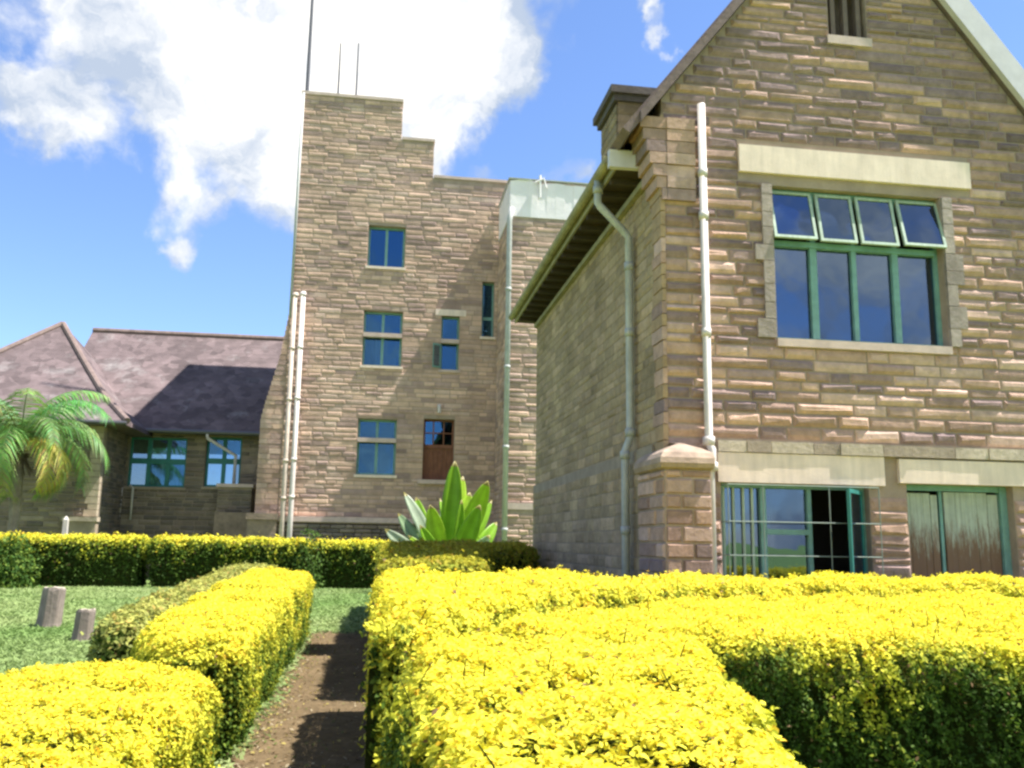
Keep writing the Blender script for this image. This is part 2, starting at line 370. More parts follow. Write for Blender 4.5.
def wall(name, parent, fr, U0, U1, z0, ztop, openings, pal, thick=.35, ch=(.12,.18), ln=(.22,.62), relief=(.012,.04),
         smat='stone', mmat='mortar', seed=1, ubreaks=(), gap=.012, excl=()):
    """ztop: function of u. openings: (u0,u1,z0,z1). One mesh: mortar body plus coursed stones."""
    r = random.Random(seed); mb = MB()
    br = sorted(set([U0, U1] + [q for o in openings for q in o[:2] if U0 < q < U1] + list(ubreaks)))
    for a, b in zip(br, br[1:]):
        mid = (a+b)/2; ops = sorted([o for o in openings if o[0]-1e-6 < mid < o[1]+1e-6], key=lambda o: o[2])
        z = z0
        for o in ops:
            if o[2] > z + .01: fr.box(mb, a, b, -thick, 0, z, o[2])
            z = o[3]
        c = [fr.p(a,-thick,z), fr.p(b,-thick,z), fr.p(b,-thick,ztop(b-1e-4)), fr.p(a,-thick,ztop(a+1e-4)),
             fr.p(a,0,z), fr.p(b,0,z), fr.p(b,0,ztop(b-1e-4)), fr.p(a,0,ztop(a+1e-4))]
        mb.hexa(c)
    body = mb.build(name, M[mmat], parent)
    sb = MB(); z = z0
    while True:
        h = r.uniform(*ch) if r.random() > .12 else ch[0]*.8
        z1 = z + h; zm = (z+z1)/2
        # allowed interval where top is above the course
        us = np.linspace(U0, U1, 200); ok = np.array([ztop(float(u)) > z1 + .0 for u in us])
        if not ok.any():
            break
        # contiguous runs
        runs = []; st = None
        for u, k in zip(us, ok):
            if k and st is None: st = float(u)
            if not k and st is not None: runs.append((st, float(u))); st = None
        if st is not None: runs.append((st, float(us[-1])))
        for o in list(openings)+list(excl):
            if o[2] < z1 - .02 and o[3] > z + .02:
                nr = []
                for a, b in runs:
                    if o[1] <= a or o[0] >= b: nr.append((a,b)); continue
                    if o[0] > a: nr.append((a, o[0]))
                    if o[1] < b: nr.append((o[1], b))
                runs = nr
        for a, b in runs:
            u = a
            while u < b - .03:
                l = r.uniform(*ln)*(1.25 if h > sum(ch)/2 else 1)
                if b - (u+l) < ln[0]*.8: l = b-u
                col = pal(u, z, r)
                d = r.uniform(*relief); e = min(h*.26, l*.2); g = gap*.5
                zz0, zz1, uu0, uu1 = z+g, z1-g, u+g, u+l-g
                j = lambda s: r.uniform(-s, s)
                i = len(sb.v)
                pts = []
                for nn in (-.02, .006):
                    pts += [fr.p(uu0,nn,zz0), fr.p(uu1,nn,zz0), fr.p(uu1,nn,zz1), fr.p(uu0,nn,zz1)]
                pts += [fr.p(uu0+e+j(e*.4), d*r.uniform(.82,1.12), zz0+e+j(e*.5)), fr.p(uu1-e+j(e*.4), d*r.uniform(.82,1.12), zz0+e+j(e*.5)),
                        fr.p(uu1-e+j(e*.4), d*r.uniform(.82,1.12), zz1-e+j(e*.5)), fr.p(uu0+e+j(e*.4), d*r.uniform(.82,1.12), zz1-e+j(e*.5))]
                sb.v += [tuple(q) for q in pts]
                for k in range(4):
                    k2 = (k+1) % 4
                    sb.f.append((i+k, i+k2, i+4+k2, i+4+k)); sb.c.append(col)
                    sb.f.append((i+4+k, i+4+k2, i+8+k2, i+8+k)); sb.c.append(col)
                sb.f.append((i+8, i+9, i+10, i+11)); sb.c.append(col)
                u += l
        z = z1
        if z > 40: break
    s = sb.build('stone_facing', M[smat], body)
    return body

def window(parent, fr, u0, u1, z0, z1, cols, rows, depth=-.16, fw=.05, bar=.045, label=None, glass='glass', frame='teal', sill=True, sillmat='dressed', curtain=(), lintel=None, skip=()):
    """rows: list of fractional heights from the bottom (z splits); cols: number of lights or split list"""
    mb = MB()
    d0, d1 = depth-.06, depth
    fr.box(mb, u0, u0+fw, d0, d1, z0, z1); fr.box(mb, u1-fw, u1, d0, d1, z0, z1)
    fr.box(mb, u0+fw, u1-fw, d0, d1, z0, z0+fw); fr.box(mb, u0+fw, u1-fw, d0, d1, z1-fw, z1)
    cs = [u0+(u1-u0)*k/cols for k in range(cols+1)]; zs = [z0] + [z0+(z1-z0)*k for k in rows] + [z1]
    for c in cs[1:-1]: fr.box(mb, c-bar/2, c+bar/2, d0-.004, d1+.006, z0+fw, z1-fw)
    for zz in zs[1:-1]: fr.box(mb, u0+fw, u1-fw, d0-.002, d1+.012, zz-bar*.7, zz+bar*.7)
    w = mb.build('window', M[frame], parent)
    if label: w['label'] = label
    g = MB()
    for ci in range(cols):
        for ri in range(len(zs)-1):
            if (ci, ri) in skip: continue
            fr.box(g, cs[ci]+bar*.4, cs[ci+1]-bar*.4, depth-.04, depth-.034, zs[ri]+bar*.5, zs[ri+1]-bar*.5)
    g.build('pane', M[glass], w)
    for (ci, ri) in curtain:
        c = MB(); n = 14; a, b = cs[ci]+.03, cs[ci+1]-.03
        for k in range(n+1):
            u = a+(b-a)*k/n; nn = depth-.14+.02*math.sin(k*2.2)
            c.v += [tuple(fr.p(u,nn,zs[ri]+.02)), tuple(fr.p(u,nn,zs[ri+1]-.02))]
        for k in range(n): c.f.append((2*k,2*k+2,2*k+3,2*k+1)); c.c.append(None)
        c.build('curtain', M['curtain'], w)
    if sill:
        s = MB(); fr.box(s, u0-.06, u1+.06, -.3, .06, z0-.09, z0-.002); s.build('sill', M[sillmat], w)
    if lintel:
        s = MB(); fr.box(s, u0-lintel[0], u1+lintel[0], -.3, .03, z1+.002, z1+lintel[1]); s.build('lintel', M['lintel'], w)
    return w

# ================================================================== GABLE HOUSE (near, right)
YF = 10.0
XW = P(664, 300, Y=YF).x                    # plane of the long side wall
FF = Frame((XW, YF, 0), (1,0,0), (0,-1,0))   # front facade frame, u from the left corner
def fz(px, py): return FF.uz(px, py)
# gable slopes from the photograph's verge lines
lA = fz(744, 0); lB = fz(650, 108); rA = fz(931, 0); rB = fz(1024, 119)
sl = (lA[1]-lB[1])/(lA[0]-lB[0]); sr_ = (rB[1]-rA[1])/(rB[0]-rA[0])
UA = (rA[1]-lA[1] + sl*lA[0] - sr_*rA[0])/(sl - sr_); ZA = lA[1] + sl*(UA-lA[0])
print('gable', sl, sr_, 'apex', UA, ZA)
SL = (sl - sr_)/2
ULEN = 2*UA
def gtop(u): return ZA - SL*abs(u-UA)
YB = P(535.5, 500, X=XW).y
print('house len', YB-YF, 'XW', XW, 'width', ULEN, 'eave at wall', gtop(0))

house = empty('gabled_house', (XW, YF, 0))
tag(house, 'near gabled house of rough brown stone with teal windows and white downpipe', 'house')
# openings
def rect(px0, py0, px1, py1, f=FF):
    a = f.uz(px0, (py0+0)), f.uz(px1, py0), f.uz(px0, py1), f.uz(px1, py1)
    return ((a[0][0]+a[2][0])/2, (a[1][0]+a[3][0])/2, (a[2][1]+a[3][1])/2, (a[0][1]+a[1][1])/2)
u0 = (fz(773,260)[0]); u1 = fz(944,270)[0]; zt = fz(858,192)[1]; zb = fz(862,343)[1]
W1 = (u0, u1, zb, zt)
zl1 = fz(790, 484)[1]; W2 = (fz(722,530)[0], fz(871,530)[0], .75, zl1)
W3 = (fz(909,530)[0], fz(1016,530)[0], .75, fz(960,485)[1])
V1 = (fz(828,20)[0], fz(866,20)[0], fz(846,38)[1], fz(846,38)[1]+.75)
print('W1', W1, 'W2', W2, 'W3', W3, 'V', V1)
_l0 = fz(738,165)[0]; _l1 = fz(968,178)[0]; _zl0, _zl1 = fz(853,182)[1], fz(853,155)[1]
wall('front_wall', house, FF, 0, ULEN, -.1, gtop, [W1, W2, W3, V1], pal_front, seed=11, ubreaks=(UA,), relief=(.016,.042), gap=.02, ch=(.105,.165), excl=((_l0,_l1,_zl0+.012,_zl1),(fz(716,450)[0],ULEN-.1,fz(800,484)[1],fz(800,444)[1])))
# side wall (faces -X)
FS = Frame((XW, YB, 0), (0,-1,0), (-1,0,0))   # u runs towards the camera
ZE = gtop(0)-.05
wall('side_wall', house, FS, 0, YB-YF-.36, -.1, lambda u: ZE, [], pal_side, seed=12, ch=(.125,.165), ln=(.25,.5), relief=(.006,.02), gap=.013, mmat='mortar_dark')
# return of the front wall, seen from the side: quoins
qb = MB(); rq = random.Random(5); z = -.1
while z < ZE-.2:
    h = rq.uniform(.14,.2); c = pal_front(0, z, rq) if rq.random()<.5 else (.40,.28,.17)
    l = rq.uniform(.26,.4); d = rq.uniform(.02,.045)
    qb.box(XW-d, XW+.02, YF-d*.9, YF+l, z+.006, z+h-.006, c)
    z += h
qb.build('quoins', M['stone'], house)
# other walls, closed shell
sb = MB()
sb.box(XW+.02, XW+ULEN, YB-.3, YB, -.1, ZE); sb.box(XW+ULEN-.3, XW+ULEN-.01, YF+.36, YB-.31, -.1, ZE)
g0 = [(XW+.02,YB,ZE),(XW+ULEN,YB,ZE),(XW+UA,YB,ZA-.05)]
sb.face(g0)
sb.build('back_wall', M['mortar_dark'], house)
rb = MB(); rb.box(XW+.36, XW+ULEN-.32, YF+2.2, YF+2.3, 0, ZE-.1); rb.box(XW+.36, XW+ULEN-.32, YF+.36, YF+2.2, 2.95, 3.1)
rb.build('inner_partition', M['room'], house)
# set-off course at the plinth of the side wall
pz = P(618.7, 457.6, X=XW).z
mb = MB(); FS.box(mb, 0, YB-YF-1.0, .0, .045, -.1, pz)
pl = wall('plinth', house, Frame((XW-.045, YB, 0), (0,-1,0), (-1,0,0)), 0, YB-YF-.4, -.1, lambda u: pz, [], pal_side, thick=.04, seed=13, ch=(.15,.19), ln=(.25,.6), relief=(.006,.02), gap=.014, mmat='mortar_dark')
# corner buttress
XP = P(665, 500, Y=9.5).x; XP2 = P(712, 500, Y=9.5).x
pzt = P(690, 470, Y=9.5).z
bt = MB(); bt.box(XP, XP2, 9.5, 10.45, -.1, pzt)
but = bt.build('buttress', M['mortar'], house)
fb = Frame((XP, 9.5, 0), (1,0,0), (0,-1,0)); fb2 = Frame((XP, 10.45, 0), (0,-1,0), (-1,0,0))
sb = MB(); rr = random.Random(8)
z = -.1; k = 0
while z < pzt-.02:
    h = min(rr.uniform(.155,.185), pzt-z); k += 1
    w = XP2-XP; cut = w*(.35 if k%2 else .6); dl = .95*(.45 if k%2 else .7)
    for f, a, b in ((fb,0,cut),(fb,cut,w),(fb2,0,dl),(fb2,dl,.95)):
        d = rr.uniform(.012,.035); c = pal_front(0, 3, rr)
        e = .025
        p = [f.p(a+.005,-.01,z+.006), f.p(b-.005,-.01,z+.006), f.p(b-.005,-.01,z+h-.006), f.p(a+.005,-.01,z+h-.006)]
        q = [f.p(a+e,d,z+e), f.p(b-e,d,z+e), f.p(b-e,d,z+h-e), f.p(a+e,d,z+h-e)]
        sb.hexa(p+q, c)
    z += h
sb.build('stone_facing', M['stone'], but)
# rounded weathered cap: bulging course then slope
cap = MB(); prof = [(0.0,0),(.05,.02),(.07,.07),(.06,.13),(.02,.19),(-.08,.25),(-.2,.30),(-.34,.33)]
def ring(o, z): return [(XP-o, 9.5-o, z), (XP2+min(o,.02), 9.5-o, z), (XP2+min(o,.02), 10.45+o*.3, z), (XP-o, 10.45+o*.3, z)]
rs = [ring(o, pzt+.003+dz) for o, dz in prof]
for a, b in zip(rs, rs[1:]):
    for j in range(4):
        k = (j+1)%4; cap.face([a[j],a[k],b[k],b[j]])
cap.face(rs[-1])
cap.build('coping', mat('stained_cap_stone', (.36,.27,.205), .9, noise=.35, nscale=5, bump=.012, bscale=14, noise2=(.35,1.6,6)), but, smooth=False)
# string course and lintels
mz0 = fz(800,456)[1]; mz1 = fz(800,444)[1]
mb = MB(); ua = fz(716,450)[0]; ub = fz(881,450)[0]; uc = fz(896,455)[0]
r5 = random.Random(4); u = ua
while u < ULEN-.1:
    l = r5.uniform(.28,.6); l = min(l, ULEN-u); FF.box(mb, u+.004, u+l-.004, .0, .075+r5.uniform(-.008,.008), mz0+.02, mz1+.01+r5.uniform(-.006,.006), (.5,.42,.33) if r5.random()<.6 else (.36,.29,.23)); u += l
mb.build('string_course', M['stone'], house)
mb = MB(); FF.box(mb, ua, ub, -.3, .055, W2[3]+.002, mz0+.012); mb.build('lintel', M['lintel'], house)
mb = MB(); FF.box(mb, uc, ULEN-.15, -.3, .055, W3[3]+.002, mz0-.005); mb.build('lintel', M['lintel'], house)
la = fz(738,165); lb = fz(968,178)
mb = MB(); z0_, z1_ = fz(853,182)[1], fz(853,155)[1]
FF.box(mb, la[0], lb[0], -.3, .05, z0_+.012, z1_, None); mb.build('lintel', M['lintel'], house)
# grey dressed quoin stones at the jambs of the upper window
rj = random.Random(9)
for s in (0,1):
    mb = MB(); z = W1[2]
    while z < W1[3]-.05:
        h = min(rj.uniform(.18,.3), W1[3]-z)
        l = rj.choice((.14,.24)); uu = (W1[0]-l, W1[0]-.003) if s == 0 else (W1[1]+.003, W1[1]+l)
        k = rj.uniform(.85,1.1); FF.box(mb, uu[0], uu[1], -.28, .052, z+.004, z+h-.004, (.34*k,.285*k,.25*k))
        z += h
    mb.build('jamb_stones', M['stone'], house)

# upper window: fixed lower lights, top-hung lights pushed open
def upper_window():
    u0, u1, z0, z1 = W1; fw = .05; d0, d1 = -.19, -.12
    ztr = fz(860, 246)[1]
    mb = MB()
    FF.box(mb, u0, u0+fw, d0, d1, z0, z1); FF.box(mb, u1-fw, u1, d0, d1, z0, z1)
    FF.box(mb, u0+fw, u1-fw, d0, d1, z0, z0+fw); FF.box(mb, u0+fw, u1-fw, d0, d1, z1-fw, z1)
    FF.box(mb, u0+fw, u1-fw, d0-.003, d1+.03, ztr-.035, ztr+.035)
    cs = [u0, fz(819,290)[0], fz(860,290)[0], fz(902,295)[0], u1]
    for k, c in enumerate(cs[1:-1]): 
        w = (.045,.03,.04)[k]
        FF.box(mb, c-w, c+w, d0-.006, d1+.012, z0+fw, ztr-.035); FF.box(mb, c-w*.8, c+w*.8, d0-.006, d1+.008, ztr+.035, z1-fw)
    w = mb.build('window', M['teal'], house); w['label'] = 'large upper teal window with four top lights open'
    g = MB()
    for a, b in zip(cs, cs[1:]): FF.box(g, a+.03, b-.03, -.165, -.16, z0+.03, ztr-.02)
    g.build('pane', M['glass'], w)
    # opened sashes
    ang = [R(13), R(11), R(11), R(14)]
    for k, (a, b) in enumerate(zip(cs, cs[1:])):
        a2, b2 = a+.035 - (.03 if k==0 else 0), b-.02 + (.03 if k==3 else 0)
        ca, sa = math.cos(ang[k]), math.sin(ang[k])
        hz, hn = z1-.045, d1+.012
        def tl(q, hz=hz, hn=hn, ca=ca, sa=sa):
            u = (q-FF.o).dot(FF.u); n = (q-FF.o).dot(FF.n)-hn; z = q.z-hz
            return FF.p(u, hn + n*ca - z*sa, hz + n*sa + z*ca)
        zb_ = ztr + .0; s = MB(); t = .035
        FF.box(s, a2, a2+t, hn, hn+.035, zb_, hz, None, tl); FF.box(s, b2-t, b2, hn, hn+.035, zb_, hz, None, tl)
        FF.box(s, a2+t, b2-t, hn, hn+.035, zb_, zb_+t, None, tl); FF.box(s, a2+t, b2-t, hn, hn+.035, hz-t, hz, None, tl)
        so_ = s.build('sash', M['pale_green'], w)
        s = MB(); FF.box(s, a2+t-.005, b2-t+.005, hn+.015, hn+.02, zb_+t-.005, hz-t+.005, None, tl); s.build('pane', M['glass'], w)
    s = MB(); FF.box(s, u0-.0, u1+.0, -.3, .06, z0-.10, z0-.003); s.build('sill', M['dressed'], w)
    c = MB(); FF.box(c, u0-.1, u1+.1, -1.6, -1.55, z0-.3, z1+.1); c.build('dark_room_panel', M['room'], w)  # dark panel set deep behind the panes so the room reads dark
upper_window()

def lower_window():
    u0, u1, z0, z1 = W2; d0, d1 = -.17, -.11; fw = .05
    mb = MB()
    FF.box(mb, u0, u0+fw, d0, d1, z0, z1); FF.box(mb, u1-fw, u1, d0, d1, z0, z1)
    FF.box(mb, u0+fw, u1-fw, d0, d1, z1-fw, z1); FF.box(mb, u0+fw, u1-fw, d0, d1, z0, z0+fw)
    c1 = fz(767,520)[0]; c2 = fz(814,520)[0]
    FF.box(mb, c1-.035, c1+.035, d0-.004, d1+.02, z0+fw, z1-fw); FF.box(mb, c2-.025, c2+.025, d0-.004, d1+.01, z0+fw, z1-fw)
    zs = fz(790,532)[1]; FF.box(mb, c1+.035, c2-.025, d0-.002, d1+.03, zs-.03, zs+.03)
    w = mb.build('window', M['teal'], house); w['label'] = 'barred ground floor window with one teal casement swung open'
    g = MB(); FF.box(g, u0+fw, c1-.03, -.15, -.145, z0+.04, z1-.04); FF.box(g, c1+.03, c2-.02, -.15, -.145, zs, z1-.04); FF.box(g, c1+.03, c2-.02, -.15, -.145, z0+.04, zs-.03)
    g.build('pane', M['glass'], w)
    # inner bars of the left light, curtain strips
    b = MB()
    for px in (728, 738, 748, 757): 
        uu = fz(px,520)[0]; FF.box(b, uu-.014, uu+.014, -.14, -.12, z0+fw, z1-fw)
    b.build('bars', M['pale_green'], w)
    for a0, a1, nn in ((u0+.08, u0+.30, -.32), (u0+.36, c1-.05, -.34), (c1+.08, c1+.2, -.3), (c2+.1, c2+.22, -.5)):
        c = MB(); n = 14
        for k in range(n+1):
            u = a0+(a1-a0)*k/n; q = nn+.025*math.sin(k*2.0)
            c.v += [tuple(FF.p(u,q,z0)), tuple(FF.p(u,q,z1-.1))]
        for k in range(n): c.f.append((2*k,2*k+2,2*k+3,2*k+1)); c.c.append(None)
        c.build('curtain', M['curtain'], w)
    # casement swung outward at the right jamb
    an = R(48); hu = u1-.06; wd = (u1-fw-c2)*.98
    def tl(q):
        u = (q-FF.o).dot(FF.u)-hu; n = (q-FF.o).dot(FF.n)-d1
        return FF.p(hu + u*math.cos(an) + n*math.sin(an), d1 + (-u)*math.sin(an) + n*math.cos(an), q.z)
    s = MB(); t = .045
    FF.box(s, hu-wd, hu-wd+t, d1, d1+.035, z0+.05, z1-.06, None, tl); FF.box(s, hu-t, hu, d1, d1+.035, z0+.05, z1-.06, None, tl)
    FF.box(s, hu-wd+t, hu-t, d1, d1+.035, z0+.05, z0+.05+t, None, tl); FF.box(s, hu-wd+t, hu-t, d1, d1+.035, z1-.06-t, z1-.06, None, tl)
    s.build('sash', M['teal_dark'], w)
    s = MB(); FF.box(s, hu-wd+t-.005, hu-t+.005, d1+.014, d1+.02, z0+.09, z1-.1, None, tl); s.build('pane', M['glass'], w)
    # projecting security grille of thin rods
    s = MB(); gn = .16; ua, ub = u0+.02, u1+.03; zt = z1-.03
    for uu in [ua, ua+.42, c2+.12, ub-.0]: s.tube([FF.p(uu,gn,z0), FF.p(uu,gn,zt)], .006, 6)
    for zz in (zt, zt-.42, zt-.8): s.tube([FF.p(ua,gn,zz), FF.p(ub,gn,zz)], .007, 6); s.tube([FF.p(ua,gn,zz), FF.p(ua,-.1,zz)], .007, 6); s.tube([FF.p(ub,gn,zz), FF.p(ub,.0,zz)], .007, 6)
    s.build('grille', mat('dull_green_rod', (.22,.27,.24), .7, noise=.3), w)
    s = MB(); FF.box(s, u0-.0, u1+.0, -.3, .06, z0-.10, z0-.003); s.build('sill', M['dressed'], w)
lower_window()
def shutter_window():
    u0, u1, z0, z1 = W3; mb = MB(); d0, d1 = -.2, -.14; fw = .05
    FF.box(mb, u0, u0+.03, d0, d1, z0, z1); FF.box(mb, u1-.09, u1, d0, d1+.02, z0, z1)
    FF.box(mb, u0+.03, u1-.09, d0, d1, z1-.07, z1); FF.box(mb, u0+.03, u1-.09, d0, d1, z0, z0+fw)
    um = fz(951,540)[0]; FF.box(mb, um-.01, um+.03, d0-.003, d1-.03, z0+fw, z1-.07)
    w = mb.build('window', M['teal'], house); w['label'] = 'ground floor window closed with rusty pale green boards'
    rs = random.Random(2)
    for a, b, tz in ((u0+.035, um-.045, .02), (um+.045, u1-.1, 0.0)):
        s = MB(); n = 5; wd = (b-a)/n
        for k in range(n):
            FF.box(s, a+wd*k+.002, a+wd*(k+1)-.002, d1-.045, d1-.02+rs.uniform(-.004,.004), z0+.05, z1-.08-tz-(.02 if k==n-1 else 0))
        s.build('shutter', M['rust'], w)
    s = MB(); FF.box(s, u0, u1, -.3, .06, z0-.10, z0-.003); s.build('sill', M['dressed'], w)
shutter_window()
# gable vent
mb = MB(); a, b, z0v, z1v = V1
for k in range(3): 
    c = a+(b-a)*(k+.0)/3+.03; FF.box(mb, c+.03, c+.09, -.14, -.04, z0v, z1v)
FF.box(mb, a, b, -.3, -.25, z0v, z1v)
mb.build('vent_louvre', mat('grey_brown_slats', (.16,.12,.10), .8, noise=.3), house)
mb = MB(); FF.box(mb, a-.04, b+.04, -.2, .05, z0v-.12, z0v-.003); mb.build('vent_sill', M['dressed'], house)

# roof: two slabs with verge overhang
EX = P(600, 170, Y=10.9)   # rough place of the gutter
OV = XW - EX.x
def slab(name, side, ov, mt, thick=.14, yo=.13):
    s = MB(); sgn = -1 if side == 'l' else 1
    ua, ue = UA, (UA - (UA+ov)) if side == 'l' else UA+(ULEN-UA+ov)
    pa = (XW+UA, ZA+.02); pe = (XW+ue, gtop(ue)+.02)
    nx, nz = sgn*SL/math.hypot(1,SL), 1/math.hypot(1,SL)
    y0, y1 = YF-yo, YB+.35
    q = [(pa[0],pa[1]), (pe[0],pe[1]), (pe[0]+nx*thick, pe[1]+nz*thick), (pa[0], pa[1]+thick/nz)]
    if side == 'l':
        s.hexa([(x,y1,z) for x,z in q] + [(x,y0,z) for x,z in q])
    else: s.hexa([(x,y1,z) for x,z in q[::-1]] + [(x,y0,z) for x,z in q[::-1]])
    return s.build(name, M[mt], house), pe
# left slab: runs its full overhang only behind the kneeler
_, pe = slab('roof', 'l', OV-.12, 'roof_near', .11, .10)
roofr, per = slab('roof', 'r', .35, 'roof_near', .12, .08)
# right verge: wide lead flashing over the barge board
s = MB(); th = .25; nxl, nzl = SL/math.hypot(1,SL), 1/math.hypot(1,SL)
def barge(side, lo, hi, y0, y1, mt, name):
    s = MB(); sg = -1 if side=='l' else 1
    pts = []
    uE = (-OV*.55) if side=='l' else ULEN+.35
    for uu, o in ((UA, lo), (uE, lo), (uE, hi), (UA, hi)):
        pts.append((XW+uu, gtop(uu)+o*math.hypot(1,SL)))
    pts = pts if side=='l' else pts[::-1]
    s.hexa([(x,y1,z) for x,z in pts]+[(x,y0,z) for x,z in pts])
    return s.build(name, M[mt], house)
barge('r', .0, .30, YF-.16, YF-.075, 'zinc', 'bargeboard')
barge('l', .0, .09, YF-.15, YF-.095, 'roof_near', 'bargeboard')
# eaves: soffit boards, fascia, gutter, box end
ze = P(605.2, 160.3, X=XW-OV).z; print('gutter z', ze, 'OV', OV, 'slab end z', pe)
gx = XW-OV; gy0 = P(607, 160, X=gx).y; gy1 = YB+.3
s = MB(); n = 8
for side, rad in ((0,.075),(1,.065)):
    for k in range(n+1):
        an = math.pi + math.pi*k/n
        for y in (gy0, gy1): s.v.append((gx+.03+rad*math.cos(an), y, ze-.01+rad*math.sin(an)))
for side in (0,1):
    o = side*(2*(n+1))
    for k in range(n): s.f.append((o+2*k, o+2*k+1, o+2*k+3, o+2*k+2)); s.c.append(None)
s.box(gx-.05, gx+.11, gy0-.02, gy0, ze-.085, ze+.01); s.box(gx+.1, gx+.13, gy0, gy1, ze-.15, ze+.03)
gut = s.build('gutter', M['gutter'], house)
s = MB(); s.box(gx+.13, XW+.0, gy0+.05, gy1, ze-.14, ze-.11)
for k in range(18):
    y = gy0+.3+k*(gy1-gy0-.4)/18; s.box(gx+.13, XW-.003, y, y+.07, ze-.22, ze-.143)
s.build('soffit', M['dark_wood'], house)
s = MB(); s.box(gx-.0, XW+.0, gy0-.12, gy0-.03, ze-.17, ze+.06); s.box(gx+.32, XW-.02, gy0-.14, gy0-.122, ze-.14, ze+.03)
s.build('eave_box', M['zinc'], house)
# wall plate moulding under the soffit
s = MB(); s.box(XW-.09, XW-.016, gy0, gy1-.4, ze-.34, ze-.26); s.build('cornice', M['gutter'], house)
# kneeler: corbelled stones at the foot of the gable
kb = MB(); rk = random.Random(21)
kz = P(652, 200, Y=YF-.02).z; kt = P(645, 118, Y=YF).z; n = 7
for k in range(n):
    t = k/(n-1); z = kz+(kt-kz)*k/n; h = (kt-kz)/n
    o = .02+ .27*t**.8
    for a, b in ((-o, .04),(.045, .4)):
        c = pal_front(0, 4, rk); kb.box(XW+a, XW+b, YF-.055-rk.uniform(0,.03), YF+.42, z+.005, z+h-.005, c)
kb.build('kneeler', M['stone'], house)
# chimney
cy0 = 12.3; c0 = P(617, 100, Y=cy0); cx0 = c0.x; czt = P(613, 88, Y=cy0).z
chf = Frame((cx0, cy0, 0), (1,0,0), (0,-1,0)); chs = Frame((cx0, cy0+.95, 0), (0,-1,0), (-1,0,0))
zc0 = ze-.1
ch = wall('chimney', house, chf, 0, 1.0, zc0, lambda u: czt-.12, [], lambda u,z,r: tuple(x*.75 for x in pal_side(u,z,r)), thick=.93, seed=31, ch=(.12,.17), ln=(.2,.45), relief=(.006,.02), mmat='mortar_dark')
wall_side = wall('chimney_side', ch, chs, 0, .95, zc0, lambda u: czt-.12, [], lambda u,z,r: tuple(x*.75 for x in pal_side(u,z,r)), thick=.02, seed=32, ch=(.12,.17), ln=(.2,.45), relief=(.006,.02), mmat='mortar_dark')
wall_side.name = 'side_face'
s = MB(); s.box(cx0-.06, cx0+1.06, cy0-.06, cy0+1.0, czt-.22, czt-.12); s.box(cx0-.12, cx0+1.1, cy0-.12, cy0+1.05, czt-.118, czt)
s.build('chimney_cap', M['dark_wood'] if False else mat('weathered_cap', (.12,.10,.09), .9, noise=.3, bump=.01), ch)

def pipe(name, parent, pts, r, mt, collars=(), label=None, n=12):
    s = MB(); s.tube(pts, r, n)
    for z, k in collars:
        # find point at z on path
        for a, b in zip(pts, pts[1:]):
            a = Vector(a); b = Vector(b)
            if min(a.z,b.z) <= z <= max(a.z,b.z) and abs(a.z-b.z) > 1e-3:
                t = (z-a.z)/(b.z-a.z); q = a+(b-a)*t
                s.tube([q-Vector((0,0,.05)), q+Vector((0,0,.05))], r*k, n)
                break
    o = s.build(name, M[mt], parent, smooth=False)
    o.data.polygons.foreach_set('use_smooth', [len(p.vertices)==4 for p in o.data.polygons])
    if label: o['label'] = label
    return o
# white pipe on the facade
px = P(697,104,Y=YF-.09); pxb = P(716,560,Y=YF-.09); xx = (px.x+pxb.x)/2
zj = P(712,448,Y=YF-.09).z
pipe('downpipe', house, [(xx-.0,YF-.09,px.z), (xx,YF-.09,zj+.05), (xx+.02,YF-.13,zj-.02), (xx+.02,YF-.13,zj-.18), (xx+.0,YF-.12,zj-.3), (xx,YF-.12,0)], .048, 'white_pipe',
     [(zj+.08,1.45),(zj-.22,1.5),(px.z-1.45,1.25),(px.z-.9,1.2),(px.z-2.9,1.2)], 'straight white downpipe on the gable front')
# grey pipe on the side wall with swan neck
ys = P(630,400,X=XW-.1).y; zt_ = P(627,240,X=XW-.1).z; zp = P(620,455,X=XW-.1).z
zn = P(594,212,X=gx+.03).z
pipe('downpipe', house, [(gx+.03,ys,ze-.07),(gx+.03,ys,zn+.05),(gx+.06,ys,zn),(XW-.16,ys,zt_+.08),(XW-.1,ys,zt_-.0),(XW-.1,ys,zp+.18),(XW-.17,ys,zp+.0),(XW-.17,ys,0)], .052, 'grey_pipe',
     [(zt_-.4,1.25),(zt_-1.3,1.25),(zp+.24,1.3),(zp-.05,1.3),(zp-1.0,1.25),(ze-.2,1.3)], 'grey downpipe with a swan neck from the eaves')

# ================================================================== TOWER BLOCK
YT = 30.0
XT0 = P(301, 100, Y=YT).x
XT0 = (XT0 + P(279, 520, Y=YT).x)/2
FT = Frame((XT0, YT, 0), (1,0,0), (0,-1,0))
def tz(px, py): return FT.uz(px, py)
tw = empty('tower_block', (XT0, YT, 0))
tag(tw, 'tall stone tower block with stepped parapet, teal windows and a roof mast', 'tower')
uA = tz(401,140)[0]; uB = tz(433,170)[0]; uC = tz(620,190)[0]
zA = tz(350,98)[1]; zB = tz(417,141)[1]; zC = tz(475,181)[1]
print('tower', XT0, uA, uB, uC, zA, zB, zC)
def ttop(u): return zA if u < uA else (zB if u < uB else zC)
def trect(x0, y0, x1, y1): 
    xm, ym = (x0+x1)/2, (y0+y1)/2
    return (tz(x0,ym)[0], tz(x1,ym)[0], tz(xm,y1)[1], tz(xm,y0)[1])
T1 = trect(368,226,405,267); T2 = trect(363,311,402,366); T3a = trect(441,316,459,370); T4 = trect(482,282,494,337)
T5 = trect(357,419,396,475); T6 = trect(423,419,454,480)
